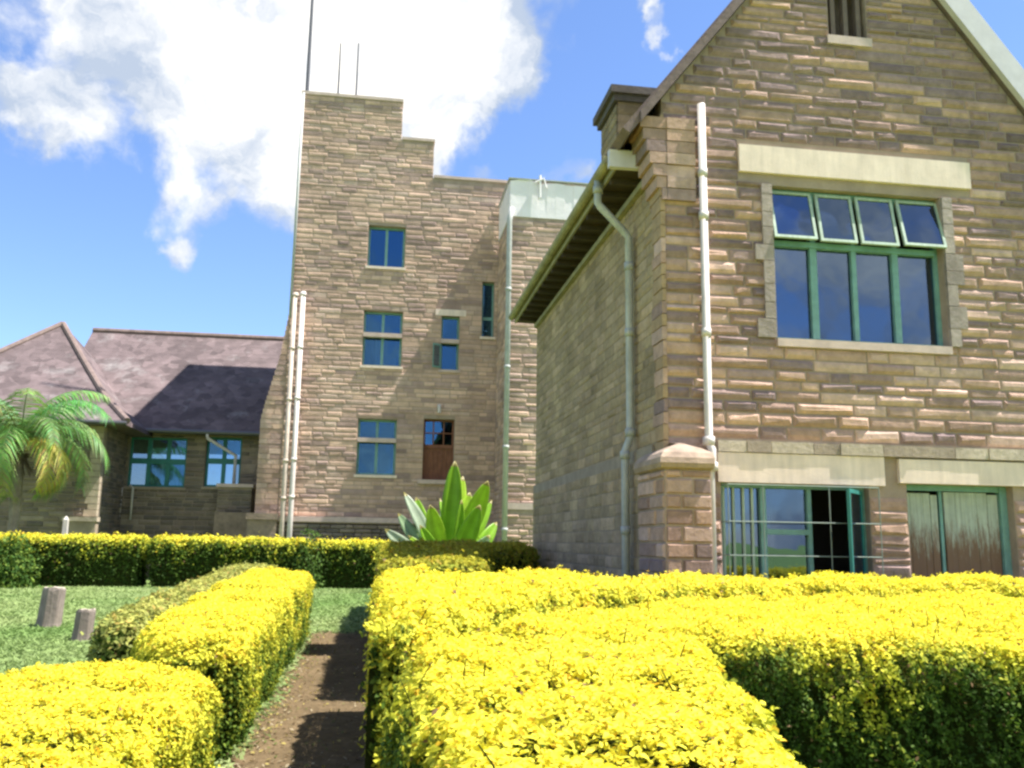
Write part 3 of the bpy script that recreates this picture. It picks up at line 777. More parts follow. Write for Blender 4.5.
wall('front_wall', tw, FT, 0, uC, 0, ttop, [T1,T2,T3a,T4,T5,T6], pal_tower, thick=.5, smat='stone_far', seed=41, ch=(.13,.19), ln=(.25,.7), relief=(.006,.022), ubreaks=(uA,uB), gap=.02)
TD = 5.2
s = MB()
xa, xb, xc = XT0+uA, XT0+uB, XT0+uC
s.box(XT0, XT0+.4, YT+.51, YT+TD, 0, zA); s.box(xa-.4, xa, YT+.51, YT+TD, zB-.5, zA-.001); s.box(xb-.4, xb, YT+.51, YT+TD, zC-.5, zB-.001)
s.box(XT0+.41, xa-.41, YT+TD-.4, YT+TD, 0, zA); s.box(xa+.01, xb-.41, YT+TD-.4, YT+TD, 0, zB-.002); s.box(xb+.01, xc, YT+TD-.4, YT+TD, 0, zC-.002)
s.box(XT0+.41, xa-.41, YT+.51, YT+TD-.41, zA-.9, zA-.6); s.box(xa+.01, xb-.41, YT+.51, YT+TD-.41, zB-.9, zB-.6); s.box(xb+.01, xc, YT+.51, YT+TD-.41, zC-.9, zC-.6)
s.box(xc-.4, xc, YT+.51, YT+TD-.41, 0, zC-.91)
s.build('back_walls', M['mortar_dark'], tw)
s = MB(); s.box(XT0+.45, xc-.5, YT+2.5, YT+2.6, 0, zC-1); 
for zf in (T5[3]+.8, T2[3]+.9): s.box(XT0+.45, xc-.5, YT+.52, YT+2.5, zf, zf+.2)
s.build('inner_partition', M['room'], tw)
# parapet copings
s = MB(); s.box(XT0-.04, xa+.04, YT-.05, YT+.55, zA+.002, zA+.11); s.box(xa+.045, xb+.04, YT-.05, YT+.55, zB+.002, zB+.1); s.box(xb+.045, xc, YT-.05, YT+.55, zC+.002, zC+.1)
s.build('coping', M['dressed'], tw)
# plinth course on the tower front
zpl = tz(320,517)[1]
s = MB(); s.box(XT0, XT0+tz(421,517)[0], YT-.16, YT-.04, 0, zpl-.2); p = s.build('plinth', M['mortar_dark'], tw)
fpl = Frame((XT0, YT-.16, 0), (1,0,0), (0,-1,0))
wp = wall('plinth_face', p, fpl, 0, tz(425,517)[0], 0, lambda u: zpl-.16, [], pal_low, thick=.02, smat='stone_far', seed=43, gap=.016); wp.name = 'face_courses'
s = MB(); s.box(XT0-.02, XT0+tz(425,517)[0], YT-.22, YT-.04, zpl-.158, zpl); s.build('string_course', M['dressed'], tw)
window(tw, FT, *T1, sillmat='lintel', cols=2, rows=[], depth=-.22, fw=.07, bar=.09, glass='glass_far', label='two-light teal window high on the tower')
window(tw, FT, *T2, sillmat='lintel', cols=2, rows=[.56], depth=-.22, fw=.07, bar=.09, glass='glass_far', curtain=((0,0),), label='four-light teal window with one pale curtain')
window(tw, FT, T3a[0], T3a[1], T3a[2], T3a[3], 1, [.53], depth=-.22, fw=.06, bar=.09, glass='glass_far', lintel=(.22,.22), label='narrow two-light window under a pale lintel')
window(tw, FT, *T4, sillmat='lintel', cols=1, rows=[.35], depth=-.2, fw=.055, bar=.08, glass='glass_far', label='slim tall teal window beside the projecting bay')
window(tw, FT, *T5, sillmat='lintel', cols=2, rows=[.62], depth=-.22, fw=.07, bar=.09, glass='glass_far', label='lowest four-light teal window of the tower')
# transom ledges
for T, f in ((T2,.56),(T5,.62),(T3a,.53)):
    s = MB(); zz = T[2]+(T[3]-T[2])*f; s.box(XT0+T[0], XT0+T[1], YT-.03, YT+.15, zz-.07, zz+.07)
    s.build('transom', M['dressed'], tw)
# ajar casement of the narrow window
s = MB(); q = T3a; zc = q[2]+(q[3]-q[2])*.47; an = R(115); px0 = XT0+q[0]
dx, dy = -.28, -.16
for a0, a1, za, zb2 in ((0,.14,q[2]+.05,zc),(.86,1,q[2]+.05,zc),(.14,.86,q[2]+.05,q[2]+.11),(.14,.86,zc-.06,zc)):
    s.hexa([(px0+dx*a0,YT+.03+dy*a0,za),(px0+dx*a1,YT+.03+dy*a1,za),(px0+dx*a1,YT+.03+dy*a1,zb2),(px0+dx*a0,YT+.03+dy*a0,zb2),
            (px0+dx*a0,YT-.01+dy*a0,za),(px0+dx*a1,YT-.01+dy*a1,za),(px0+dx*a1,YT-.01+dy*a1,zb2),(px0+dx*a0,YT-.01+dy*a0,zb2)])
sa = s.build('open_casement', M['teal'], tw)
s = MB(); s.face([(px0+dx*.12,YT+.01+dy*.12,q[2]+.08),(px0+dx*.88,YT+.01+dy*.88,q[2]+.08),(px0+dx*.88,YT+.01+dy*.88,zc-.04),(px0+dx*.12,YT+.01+dy*.12,zc-.04)]); s.build('pane', M['glass_far'], sa)
# brown boarded opening with lattice light above
a, b, z0t, z1t = T6; zm = tz(438,446)[1]
s = MB(); FT.box(s, a, a+.07, -.3, -.2, z0t, z1t); FT.box(s, b-.07, b, -.3, -.2, z0t, z1t); FT.box(s, a+.07, b-.07, -.3, -.19, zm-.06, zm+.06)
FT.box(s, a+.07, b-.07, -.3, -.2, z1t-.06, z1t)
for k in (1,2): FT.box(s, a+(b-a)*k/3-.02, a+(b-a)*k/3+.02, -.29, -.21, zm+.06, z1t-.06)
FT.box(s, a+.07, b-.07, -.285, -.215, (zm+z1t)/2-.02, (zm+z1t)/2+.02)
dw = s.build('door', M['brown_wood'], tw); dw['label'] = 'red brown boarded opening with a small lattice light'
s = MB(); FT.box(s, a+.07, b-.07, -.27, -.26, zm+.06, z1t-.06); s.build('pane', M['glass_far'], dw)
s = MB(); n = 6
for k in range(n): 
    w_ = (b-a-.14)/n; FT.box(s, a+.07+w_*k+.004, a+.07+w_*(k+1)-.004, -.27, -.23+.006*(k%2), z0t, zm-.06)
s.build('boards', M['brown_wood'], dw)
s = MB(); FT.box(s, a-.15, b+.0, -.2, .12, z0t-.14, z0t-.003); s.build('sill', M['dressed'], dw)
s = MB(); lz = tz(440,410)[1]; lu = tz(439,410)[0]
FT.box(s, lu-.06, lu+.06, 0.04, .1, lz+.05, lz+.18); s.tube([FT.p(lu,.1,lz+.1), FT.p(lu,.2,lz+.05), FT.p(lu,.2,lz-.12)], .06, 10); s.build('wall_lamp', M['white_pipe'], tw)
# corner buttress of the tower: three battered stages on the left
s = MB()
def bx(px, py): return P(px, py, Y=YT).x
zt1 = P(286, 318, Y=YT).z; zt2 = P(268, 402, Y=YT).z; zt3 = zpl
x1 = bx(284,330); x2 = bx(264,410); x3 = bx(258,470)
prof = [(x3,0),(x3,zt2-.5),(x2+.02,zt2-.05),(x1-.05,zt1-1.2),(XT0-.002,zt1+.25),(XT0-.002,0)]
bt = MB(); i0 = 0
for y in (YT+.9, YT+.03): bt.v += [(x,y,z) for x,z in prof]
n = len(prof)
bt.f.append(tuple(range(n))); bt.c.append(None); bt.f.append(tuple(range(2*n-1,n-1,-1))); bt.c.append(None)
for k in range(n): bt.f.append((k,(k+1)%n+0,(k+1)%n+n,k+n)); bt.c.append(None)
tb = bt.build('buttress', M['mortar_dark'], tw)
sb = MB(); rr = random.Random(44); z = 0; fbx = Frame((0,YT+.03,0),(1,0,0),(0,-1,0))
def bl(z):
    pr = prof[:-1]
    for (xa_,za_),(xb_,zb_) in zip(pr, pr[1:]):
        if za_ <= z <= zb_: return xa_+(xb_-xa_)*(z-za_)/max(1e-6,zb_-za_)
    return XT0
while z < zt1+.1:
    h = rr.uniform(.14,.19); xl = bl(z+h)
    u = xl-.03
    while u < XT0-.01:
        l = min(rr.uniform(.25,.6), XT0-.005-u)
        if XT0-(u+l) < .2: l = XT0-.005-u
        if l > .03: 
            c = pal_tower(0,0,rr); fbx.box(sb, u+.006, u+l-.006, -.02 if u > xl else -.5, rr.uniform(.01,.035), z+.007, z+h-.007, c)
        u += l+.0001
    z += h
sb.build('stone_facing', M['stone_far'], tb)
s = MB(); xq = bx(248,530); xq2 = bx(277,530)
s.box(xq, xq2, YT-.3, YT+.6, 0, zt3-.12); s.box(xq-.05, xq2+.04, YT-.36, YT+.62, zt3-.118, zt3+.08)
s.build('buttress_foot', M['brownstone'], tw)
# two pipes on the tower front
for (xa_, ya_), (xb_, yb_), mt, lb in (((303,292),(290,535),'white_pipe','pale pipe with an open top, nearer the windows'),((295.5,293),(282,535),'tan_pipe','tan weathered pipe near the tower corner')):
    x = (P(xa_,ya_,Y=YT-.2).x + P(xb_,yb_,Y=YT-.2).x)/2; zt_ = P(xa_,ya_,Y=YT-.2).z
    pipe('downpipe', tw, [(x,YT-.24,0),(x,YT-.24,zpl),(x,YT-.24,zpl+.4),(x,YT-.24,zt_)], .085, mt, [(zt_-k,1.2) for k in (.1,1.9,3.6,5.6,6.8)], lb, n=10)
# conduit on the corner
x = P(299,110,Y=YT-.1).x
pipe('conduit', tw, [(XT0+.03,YT-.09,zt1),(XT0+.03,YT-.09,zA)], .05, 'grey_pipe')
# masts
def mast(px, pyt, pyb, r, lab=None):
    b = P(px, pyb, Y=YT+.7); t = P(px, pyt, Y=YT+.7)
    o = MB(); o.tube([(b.x,YT+.7,zA-.7),(b.x+ (t.x-b.x)*.0,YT+.7,t.z)], r, 8, r2=r*.6)
    q = o.build('mast', M['dark_metal'], tw); 
    if lab: q['label'] = lab
mast(307,-60,92,.07,'tall dark mast at the tower corner'); mast(338,43,95,.04,'thin rod aerial'); mast(356,43,97,.04,'thin rod aerial')

# projecting bay right of the tower front
YW = 27.4
XW0 = (P(508.5,230,Y=YW).x + P(506,520,Y=YW).x)/2
FB = Frame((XW0, YW, 0), (1,0,0), (0,-1,0)); FBs = Frame((XW0, YT-.05, 0), (0,-1,0), (-1,0,0))
zw = FB.uz(520,217)[1]; ww = 4.2
bay = wall('bay', tw, FB, 0, ww, 0, lambda u: zw, [], pal_tower, thick=.4, smat='stone_far', seed=51, ch=(.13,.19), ln=(.3,.7), relief=(.008,.03), gap=.016)
bs = wall('bay_side', tw, FBs, 0, YT-YW-.05-.41, 0, lambda u: zw, [], pal_tower, thick=.4, smat='stone_far', seed=52, ch=(.13,.19), ln=(.3,.7), relief=(.01,.03), gap=.016)
s = MB(); s.box(XW0+.41, XW0+ww, YW+.41, YT-.06, zw-.4, zw-.1); s.box(XW0+ww-.3, XW0+ww-.01, YW+.41, YT-.06, 0, zw-.41); s.build('flat_roof', M['mortar_dark'], tw)
zb_ = FB.uz(518,503)[1]
s = MB(); s.box(XW0-.02, XW0+ww, YW-.12, YW-.045, zb_-.2, zb_); s.build('string_course', M['dressed'], tw)
wb2 = wall('bay_plinth', tw, Frame((XW0,YW-.09,0),(1,0,0),(0,-1,0)), 0, ww, 0, lambda u: zb_-.2, [], lambda u,z,r: tuple(x*.85 for x in pal_tower(u,z,r)), thick=.04, smat='stone_far', seed=53, gap=.016)
# white sheet-metal parapet with creased panels
s = MB(); zt = FB.uz(550,184)[1]; nseg = 14
rr = random.Random(61)
xs = [XW0+.0+ww*k/nseg for k in range(nseg+1)]
tops = [zt+rr.uniform(-.05,.05)+(.06 if k in (1,2) else 0) for k in range(nseg+1)]
for (a, b, ta, tb_) in zip(xs, xs[1:], tops, tops[1:]):
    yo = rr.uniform(-.03,.03)
    s.hexa([(a,YW+.12,zw+.004),(b,YW+.12,zw+.004),(b,YW+.12,tb_),(a,YW+.12,ta),(a,YW-.03,zw+.004),(b,YW-.03,zw+.004),(b,YW-.03+yo*.5,tb_),(a,YW-.03+yo,ta)])
s.box(XW0-.02, XW0+.1, YW+.13, YT-.06, zw+.004, zt-.02)
s.build('sheet_parapet', M['white_sheet'], tw)
s = MB(); s.box(XW0-.06, XW0+ww, YW-.08, YW+.16, zt+.062, zt+.10); s.box(XW0-.06, XW0+.12, YW+.165, YT-.06, zt+.062, zt+.10); s.build('parapet_capping', M['grey_pipe'], tw)
s = MB(); q = P(540,190,Y=YW-.1); s.tube([(q.x,YW-.12,zt-.55),(q.x,YW-.12,zt+.22)], .04, 8); s.tube([(q.x-.18,YW-.14,zt-.05),(q.x+.12,YW-.14,zt+.12),(q.x+.2,YW-.14,zt-.2)], .03, 8); s.build('aerial_bracket', M['white_sheet'], tw)
pipe('downpipe', tw, [(XW0-.03,YW-.18,0),(XW0-.03,YW-.18,zw-.2),(XW0+.05,YW-.12,zw+.25)], .085, 'grey_pipe', [(2,1.2),(4.5,1.2),(7,1.2),(9.5,1.2)], 'grey downpipe on the corner of the projecting bay')

# ================================================================== LOW BUILDING (left, behind)
YL = 33.5; YLF = 30.6
lowb = empty('low_building', (-12, YL, 0))
tag(lowb, 'low stone building with hipped purple grey tile roof left of the tower', 'building')
FL = Frame((P(100,480,Y=YL).x, YL, 0), (1,0,0), (0,-1,0))
def lz(px, py): return FL.uz(px, py)
def lrect(x0, y0, x1, y1): 
    xm, ym = (x0+x1)/2, (y0+y1)/2
    return (lz(x0,ym)[0], lz(x1,ym)[0], lz(xm,y1)[1], lz(xm,y0)[1])
zle = lz(190,431)[1]
L1 = lrect(128,437,186,487); L2 = lrect(205,437,241,487)
UL0 = lz(85,480)[0]; UL1 = (XT0-.3)-FL.o.x
wall('main_wall', lowb, FL, UL0, UL1, 0, lambda u: zle, [L1,L2], pal_low, thick=.4, smat='stone_far', seed=61, gap=.016, mmat='mortar_dark')
window(lowb, FL, *L1, 3, [.52], depth=-.2, fw=.08, bar=.14, glass='glass_far', frame='teal_dark', sillmat='mortar_dark', curtain=((1,0),(2,0)), label='six-light teal window under the low eaves')
window(lowb, FL, *L2, 2, [.52], depth=-.2, fw=.08, bar=.14, glass='glass_far', frame='teal_dark', sillmat='mortar_dark', label='four-light teal window next to the tower')
# forward wing at the far left
XR = P(99,480,Y=YLF).x
FWg = Frame((XR-9, YLF, 0), (1,0,0), (0,-1,0)); zwe = P(90,421,Y=YLF).z
wall('wing_wall', lowb, FWg, 0, 9, 0, lambda u: zwe, [], pal_low, thick=.4, smat='stone_far', seed=62, gap=.016, mmat='mortar_dark')
wall('wing_side_wall', lowb, Frame((XR, YLF+.41, 0), (0,1,0), (1,0,0)), 0, YL-YLF-.42, 0, lambda u: zwe, [], pal_low, thick=.3, smat='stone_far', seed=63, gap=.016, mmat='mortar_dark')
s = MB(); rq = random.Random(3); z = 0
while z < zwe-.1:
    h = rq.uniform(.16,.24); s.box(XR-rq.uniform(.25,.45), XR+.03, YLF-.045, YLF+.2, z+.008, z+h-.008, (.42,.35,.26)); z += h
s.build('quoins', M['stone_far'], lowb)
zb_ = P(80,517,Y=YLF).z
s = MB(); s.box(P(68,520,Y=YLF).x, XR+.12, YLF-.35, YLF-.05, 0, zb_-.14, (.30,.24,.18)); s.box(P(66,520,Y=YLF).x, XR+.16, YLF-.4, YLF-.05, zb_-.138, zb_, (.42,.35,.27)); s.build('plinth', M['stone_far'], lowb)
# roofs
def P3(px, py, Y): q = P(px, py, Y=Y); return (q.x, q.y, q.z)
s = MB()
YR = 37.5
zr = P(190,335,Y=YR).z
ex0, ex1 = P(93,334,Y=YR).x, XT0-.02
ya = YL-.6
s.face([(ex0,ya,zle-.05),(ex1,ya,zle-.05),(ex1,YR,zr),(ex0,YR,zr)]); s.face([(ex1,2*YR-ya,zle-.05),(ex0,2*YR-ya,zle-.05),(ex0,YR,zr),(ex1,YR,zr)])
s.face([(ex0,ya,zle-.18),(ex0,YL+.2,zle-.1),(ex1,YL+.2,zle-.1),(ex1,ya,zle-.18)])
s.face([(ex0,ya,zle-.18),(ex1,ya,zle-.18),(ex1,ya,zle-.05),(ex0,ya,zle-.05)])
s.build('roof', M['tiles'], lowb)
# hipped pavilion roof over the wing, with sprocketed (flared) eaves
s = MB(); yp = 35.2
pk = P(63,324,Y=yp); xpk, zpk = pk.x, pk.z
we = P(128,416,Y=YLF-.5); xE = we.x; zE = zwe-.02; y0e = YLF-.55
hw = xE-xpk; yend = 2*yp-y0e
def lvl(t, z): return [(xpk-hw*t*1.15, yp-(yp-y0e)*t, z), (xpk+hw*t, yp-(yp-y0e)*t, z), (xpk+hw*t, yp+(yp-y0e)*t, z), (xpk-hw*t*1.15, yp+(yp-y0e)*t, z)]
Ls = [lvl(0.002, zpk), lvl(.35, zpk-(zpk-zE)*.39), lvl(.7, zpk-(zpk-zE)*.765), lvl(1, zE)]
for a, b in zip(Ls, Ls[1:]):
    for j in range(4): k=(j+1)%4; s.face([b[j],b[k],a[k],a[j]])
low = lvl(1, zE-.14)
for j in range(4): k=(j+1)%4; s.face([low[j],low[k],Ls[-1][k],Ls[-1][j]])
s.face(low)
s.build('roof', M['tiles'], lowb)
# ridge and hip tiles
M['hip'] = mat('hip_tiles', (.19,.14,.125), .85, noise=.35, nscale=5)
s = MB(); 
for cidx in (0,1): s.tube([Ls[k][cidx] for k in range(4)], .11, 8)
s.tube([(ex0,YR,zr),(ex1,YR,zr)], .12, 8); s.build('ridge_tiles', M['hip'], lowb)
# gutters and small pipes
s = MB(); s.tube([(XR+.4,ya-.06,zle-.1),(ex1,ya-.06,zle-.1)], .08, 8); s.tube([(xpk-hw,y0e-.05,zE-.08),(xE,y0e-.05,zE-.08)], .07, 8); s.build('gutter', M['dark_metal'], lowb)
q = P(208,437,Y=YL-.5); e = P(236,450,Y=YL-.12)
pipe('downpipe', lowb, [(q.x,YL-.66,zle-.15),(q.x,YL-.6,zle-.3),(e.x,YL-.12,zle-.85),(e.x,YL-.12,zle-2.0)], .06, 'white_pipe', (), 'short pale pipe crossing the small window')
for xx_, t_, b_ in ((121,486,520),(133,488,520)):
    a = P(xx_,t_,Y=YL-.15); b = P(xx_,b_,Y=YL-.15)
    pipe('vent_pipe', lowb, [(a.x-.12,YL-.15,a.z+.1),(a.x,YL-.15,a.z),(a.x,YL-.15,b.z)], .07 if xx_ < 130 else .04, 'white_pipe')
# stepped stone box against the main wall
s = MB(); a = P(218,487,Y=YL-1.2); b = P(252,487,Y=YL-1.2)
fbx2 = Frame((a.x,YL-1.2,0),(1,0,0),(0,-1,0))
wall('porch_wall', lowb, fbx2, 0, b.x-a.x, 0, lambda u: a.z, [], pal_low, thick=1.1, smat='stone_far', seed=66, gap=.016, mmat='mortar_dark')
s = MB(); s.box(a.x-.05, b.x+.05, YL-1.28, YL-.1, a.z+.003, a.z+.12); s.build('porch_coping', M['dressed'], lowb)
s = MB(); c = P(215,512,Y=YL-1.5); s.box(c.x, b.x+.1, YL-1.6, YL-1.25, 0, c.z); s.build('porch_plinth', M['brownstone'], lowb)

# ================================================================== vegetation
def nz(p, f, seed, octs=3):
    """smooth pseudo noise, about -1..1"""
    r = np.random.default_rng(seed); out = np.zeros(len(p)); amp = 1; tot = 0
    for o in range(octs):
        a = np.zeros(len(p))
        for k in range(5):
            d = r.normal(size=3); d /= np.linalg.norm(d)
            a += np.sin(p@d*f*6.283*r.uniform(.7,1.3) + r.uniform(0,6.28))
        out += amp*a/2.6; tot += amp; amp *= .55; f *= 2.1
    return out/tot

def chaikin(poly, it=2):
    p = np.array(poly, float)
    # subdivide long edges first so corners keep their place
    q = []
    for a, b in zip(p, np.roll(p, -1, 0)):
        n = max(1, int(np.linalg.norm(b-a)/.45))
        for k in range(n): q.append(a+(b-a)*k/n)
    p = np.array(q)
    for _ in range(it):
        n = np.roll(p, -1, 0); p = np.stack([.75*p+.25*n, .25*p+.75*n], 1).reshape(-1, 2)
    return p
def inside(pts, poly):
    x, y = pts[:,0], pts[:,1]; c = np.zeros(len(pts), bool)
    for (x1,y1),(x2,y2) in zip(poly, np.roll(poly, -1, 0)):
        if y1 == y2: continue
        k = ((y1 > y) != (y2 > y)) & (x < (x2-x1)*(y-y1)/(y2-y1)+x1); c ^= k
    return c
def edge_dist(pts, poly):
    best = np.full(len(pts), 1e9)
    for a, b in zip(poly, np.roll(poly, -1, 0)):
        d = b-a; L2 = d@d+1e-12; t = np.clip(((pts-a)@d)/L2, 0, 1)
        q = pts-(a+t[:,None]*d); best = np.minimum(best, np.sqrt((q*q).sum(1)))
    return best

def leaves_mesh(name, C, Nn, size, cols, mt, parent, seed, aspect=.55, quads=2, droop=.25):
    """C centres, Nn leaf normals, size per leaf, cols per leaf"""
    r = np.random.default_rng(seed); n = len(C)
    t = r.normal(size=(n,3)); t -= (t*Nn).sum(1)[:,None]*Nn; t /= np.linalg.norm(t,axis=1)[:,None]+1e-9
    b = np.cross(Nn, t); L = size[:,None]; W = L*aspect*.5
    if quads == 2:
        v = np.stack([C-t*L*.5, C-b*W-t*L*.08+Nn*L*.06, C+t*L*.02-Nn*L*.05, C+b*W-t*L*.08+Nn*L*.06, C-b*W*.6+t*L*.3, C+t*L*.5-Nn*L*droop*.6, C+b*W*.6+t*L*.3], 1)
        fl = np.array([[0,1,2,3],[1,4,5,2],[2,5,6,3]]); vn = 7
    else:
        v = np.stack([C-t*L*.5, C-b*W, C+t*L*.5-Nn*L*droop*.4, C+b*W], 1); fl = np.array([[0,1,2,3]]); vn = 4
    nf = len(fl)
    faces = (np.arange(n)[:,None,None]*vn + fl[None]).reshape(-1)
    me = bpy.data.meshes.new(name); me.vertices.add(n*vn); me.vertices.foreach_set('co', v.reshape(-1).astype(np.float32))
    me.loops.add(len(faces)); me.loops.foreach_set('vertex_index', faces.astype(np.int32))
    me.polygons.add(n*nf); me.polygons.foreach_set('loop_start', np.arange(0, n*nf*4, 4, dtype=np.int32)); me.polygons.foreach_set('loop_total', np.full(n*nf, 4, np.int32))
    me.update(calc_edges=True)
    at = me.attributes.new('Col', 'FLOAT_COLOR', 'POINT')
    cc = np.concatenate([np.repeat(cols, vn, 0), np.ones((n*vn,1))], 1); at.data.foreach_set('color', cc.reshape(-1).astype(np.float32))
    me.materials.append(mt); me.validate(); me.update()
    o = bpy.data.objects.new(name, me); COL.objects.link(o); o.parent = parent
    if parent is not None and Vector(parent.location).length > 0: me.transform(Matrix.Translation(-Vector(parent.location)))
    return o

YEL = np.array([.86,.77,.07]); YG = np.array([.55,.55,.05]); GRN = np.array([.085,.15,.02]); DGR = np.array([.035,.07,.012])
def hedge(label, poly, h, leaf, seed, top=YEL, top2=YG, green=(.55,1.0), cover=2.4, lump=.05, rr=.16, quads=2, group='clipped golden hedges', sidegreen=1.0, holes=.5, hs=None):
    """h: height above the ground (number or function of x,y)"""
    hf = h if callable(h) else (lambda x, y: np.full(len(x), float(h)))
    poly = chaikin(poly, 2)
    area2 = 0.5*np.sum(poly[:,0]*np.roll(poly[:,1],-1)-np.roll(poly[:,0],-1)*poly[:,1])
    if area2 < 0: poly = poly[::-1]; area2 = -area2
    r = np.random.default_rng(seed)
    cx, cy = poly.mean(0); root = empty('hedge', (cx, cy, float(gz(cy)))); tag(root, label, 'hedge', group)
    per = np.linalg.norm(np.roll(poly,-1,0)-poly, axis=1); cum = np.concatenate([[0], np.cumsum(per)]); PL = cum[-1]
    dens = cover/(leaf*leaf*.42)
    # top samples
    nt_ = int(area2*dens); mn, mx_ = poly.min(0), poly.max(0); pts = []
    got = 0
    while got < nt_:
        q = r.uniform(mn, mx_, size=(nt_*2, 2)); q = q[inside(q, poly)]; pts.append(q); got += len(q)
    T = np.concatenate(pts)[:nt_]; d = edge_dist(T, poly)
    hh = hf(T[:,0], T[:,1])
    k = np.clip(1-d/rr, 0, 1); zt = hh - rr*(1-np.sqrt(np.clip(1-k*k, 0, 1)))
    # outward direction near the edge (finite difference)
    e = .01; gx_ = edge_dist(T+[e,0], poly)-d; gy_ = edge_dist(T+[0,e], poly)-d
    No = np.stack([-gx_/e*k, -gy_/e*k, np.sqrt(np.clip(1-k*k, .02, 1))], 1)
    TP = np.column_stack([T, zt+gz(T[:,1])])
    # sides
    hm = float(np.mean(hh)); ns = int(PL*(hm-rr*.1)*dens*.95)
    s = r.uniform(0, PL, ns); i = np.clip(np.searchsorted(cum, s, side='right')-1, 0, len(poly)-1); f = (s-cum[i])/per[i]
    a = poly[i]; b = np.roll(poly,-1,0)[i]; S = a+(b-a)*f[:,None]; dr = (b-a)/per[i][:,None]; on = np.column_stack([dr[:,1], -dr[:,0], np.zeros(ns)])
    hs_ = hf(S[:,0], S[:,1]); zz = r.uniform(0, 1, ns)**.9*(hs_-rr*.1)
    SP = np.column_stack([S, zz+gz(S[:,1])]); 
    kk = np.clip((zz-(hs_-rr))/rr, 0, .98); pin = np.clip(1-zz/np.maximum(hs_-rr,.1), 0, 1)**2*.07 + rr*(1-np.sqrt(1-kk*kk)); on0 = on.copy(); on[:,2] = kk*1.2
    SP[:,:2] -= on0[:,:2]*pin[:,None]
    Pt = np.concatenate([TP, SP]); Nm = np.concatenate([No, on]); side = np.concatenate([k**2*.6, 1-.5*kk])
    rel = np.concatenate([np.ones(nt_)*1.0, zz/np.maximum(hs_,.1)])
    Nm /= np.linalg.norm(Nm, axis=1)[:,None]
    lum = nz(Pt, .9, seed, 2)*.6 + nz(Pt, 3.0, seed+1, 2)*.5
    fine = nz(Pt, 7.5, seed+2, 2)
    depth = r.exponential(leaf*.75, len(Pt)); depth = np.minimum(depth, .13)
    hole = np.clip(fine-.30, 0, 1)*holes*1.5
    off = lum*lump + fine*leaf*.9 - depth - hole*.10
    sprout = r.random(len(Pt)) < .02
    off = off + np.where(sprout, r.uniform(0, leaf*1.6, len(Pt)), 0)
    Pt = Pt + Nm*off[:,None] + r.normal(size=Pt.shape)*leaf*.2
    Nl = Nm*.9 + np.array([0,0,.5]) + r.normal(size=Pt.shape)*.62; Nl /= np.linalg.norm(Nl, axis=1)[:,None]
    # colour: golden young tips outside and on top, green older leaves inside and low
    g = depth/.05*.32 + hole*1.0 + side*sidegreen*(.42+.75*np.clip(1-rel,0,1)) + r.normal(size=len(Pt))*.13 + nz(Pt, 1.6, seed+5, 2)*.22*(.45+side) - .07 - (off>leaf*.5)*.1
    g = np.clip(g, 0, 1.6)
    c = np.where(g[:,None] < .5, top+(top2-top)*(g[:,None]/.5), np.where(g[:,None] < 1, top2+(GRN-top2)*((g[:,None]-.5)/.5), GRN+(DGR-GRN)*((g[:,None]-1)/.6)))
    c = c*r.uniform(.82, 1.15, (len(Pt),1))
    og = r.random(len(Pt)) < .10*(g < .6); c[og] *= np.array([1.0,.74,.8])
    dead = r.random(len(Pt)) < .012; c[dead] = np.array([.22,.14,.07])
    sz = leaf*r.uniform(.65, 1.3, len(Pt))
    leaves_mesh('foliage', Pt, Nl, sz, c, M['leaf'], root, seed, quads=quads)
    # bare shoots standing out of the clipped surface
    tw = MB(); nt2 = int(min(90, area2*9)) if quads == 2 else 0
    for j in r.integers(0, len(TP), nt2):
        q = Vector(TP[j])-Vector((0,0,.06)); e2 = Vector((r.uniform(-.05,.05), r.uniform(-.05,.05), r.uniform(.08,.15)))
        tw.tube([q, q+e2*.6, q+e2+Vector((r.uniform(-.02,.02),0,0))], .0035, 4, r2=.0015)
    # inner core
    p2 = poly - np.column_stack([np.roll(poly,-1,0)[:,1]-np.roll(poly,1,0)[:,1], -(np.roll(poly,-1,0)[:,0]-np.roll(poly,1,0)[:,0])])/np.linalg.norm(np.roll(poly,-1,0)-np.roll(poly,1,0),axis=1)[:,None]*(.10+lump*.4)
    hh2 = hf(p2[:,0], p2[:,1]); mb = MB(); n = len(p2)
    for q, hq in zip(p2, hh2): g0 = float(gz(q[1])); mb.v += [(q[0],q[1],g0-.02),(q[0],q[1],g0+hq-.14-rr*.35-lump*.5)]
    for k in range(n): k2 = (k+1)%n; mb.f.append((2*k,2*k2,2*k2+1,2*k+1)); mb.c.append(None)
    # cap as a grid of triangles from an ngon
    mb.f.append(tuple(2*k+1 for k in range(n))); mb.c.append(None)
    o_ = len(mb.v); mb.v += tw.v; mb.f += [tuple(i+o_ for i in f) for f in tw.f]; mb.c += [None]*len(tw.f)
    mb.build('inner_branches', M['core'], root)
    return root

def H(px, py, z): q = P(px, py, Z=z); return (q.x, q.y)

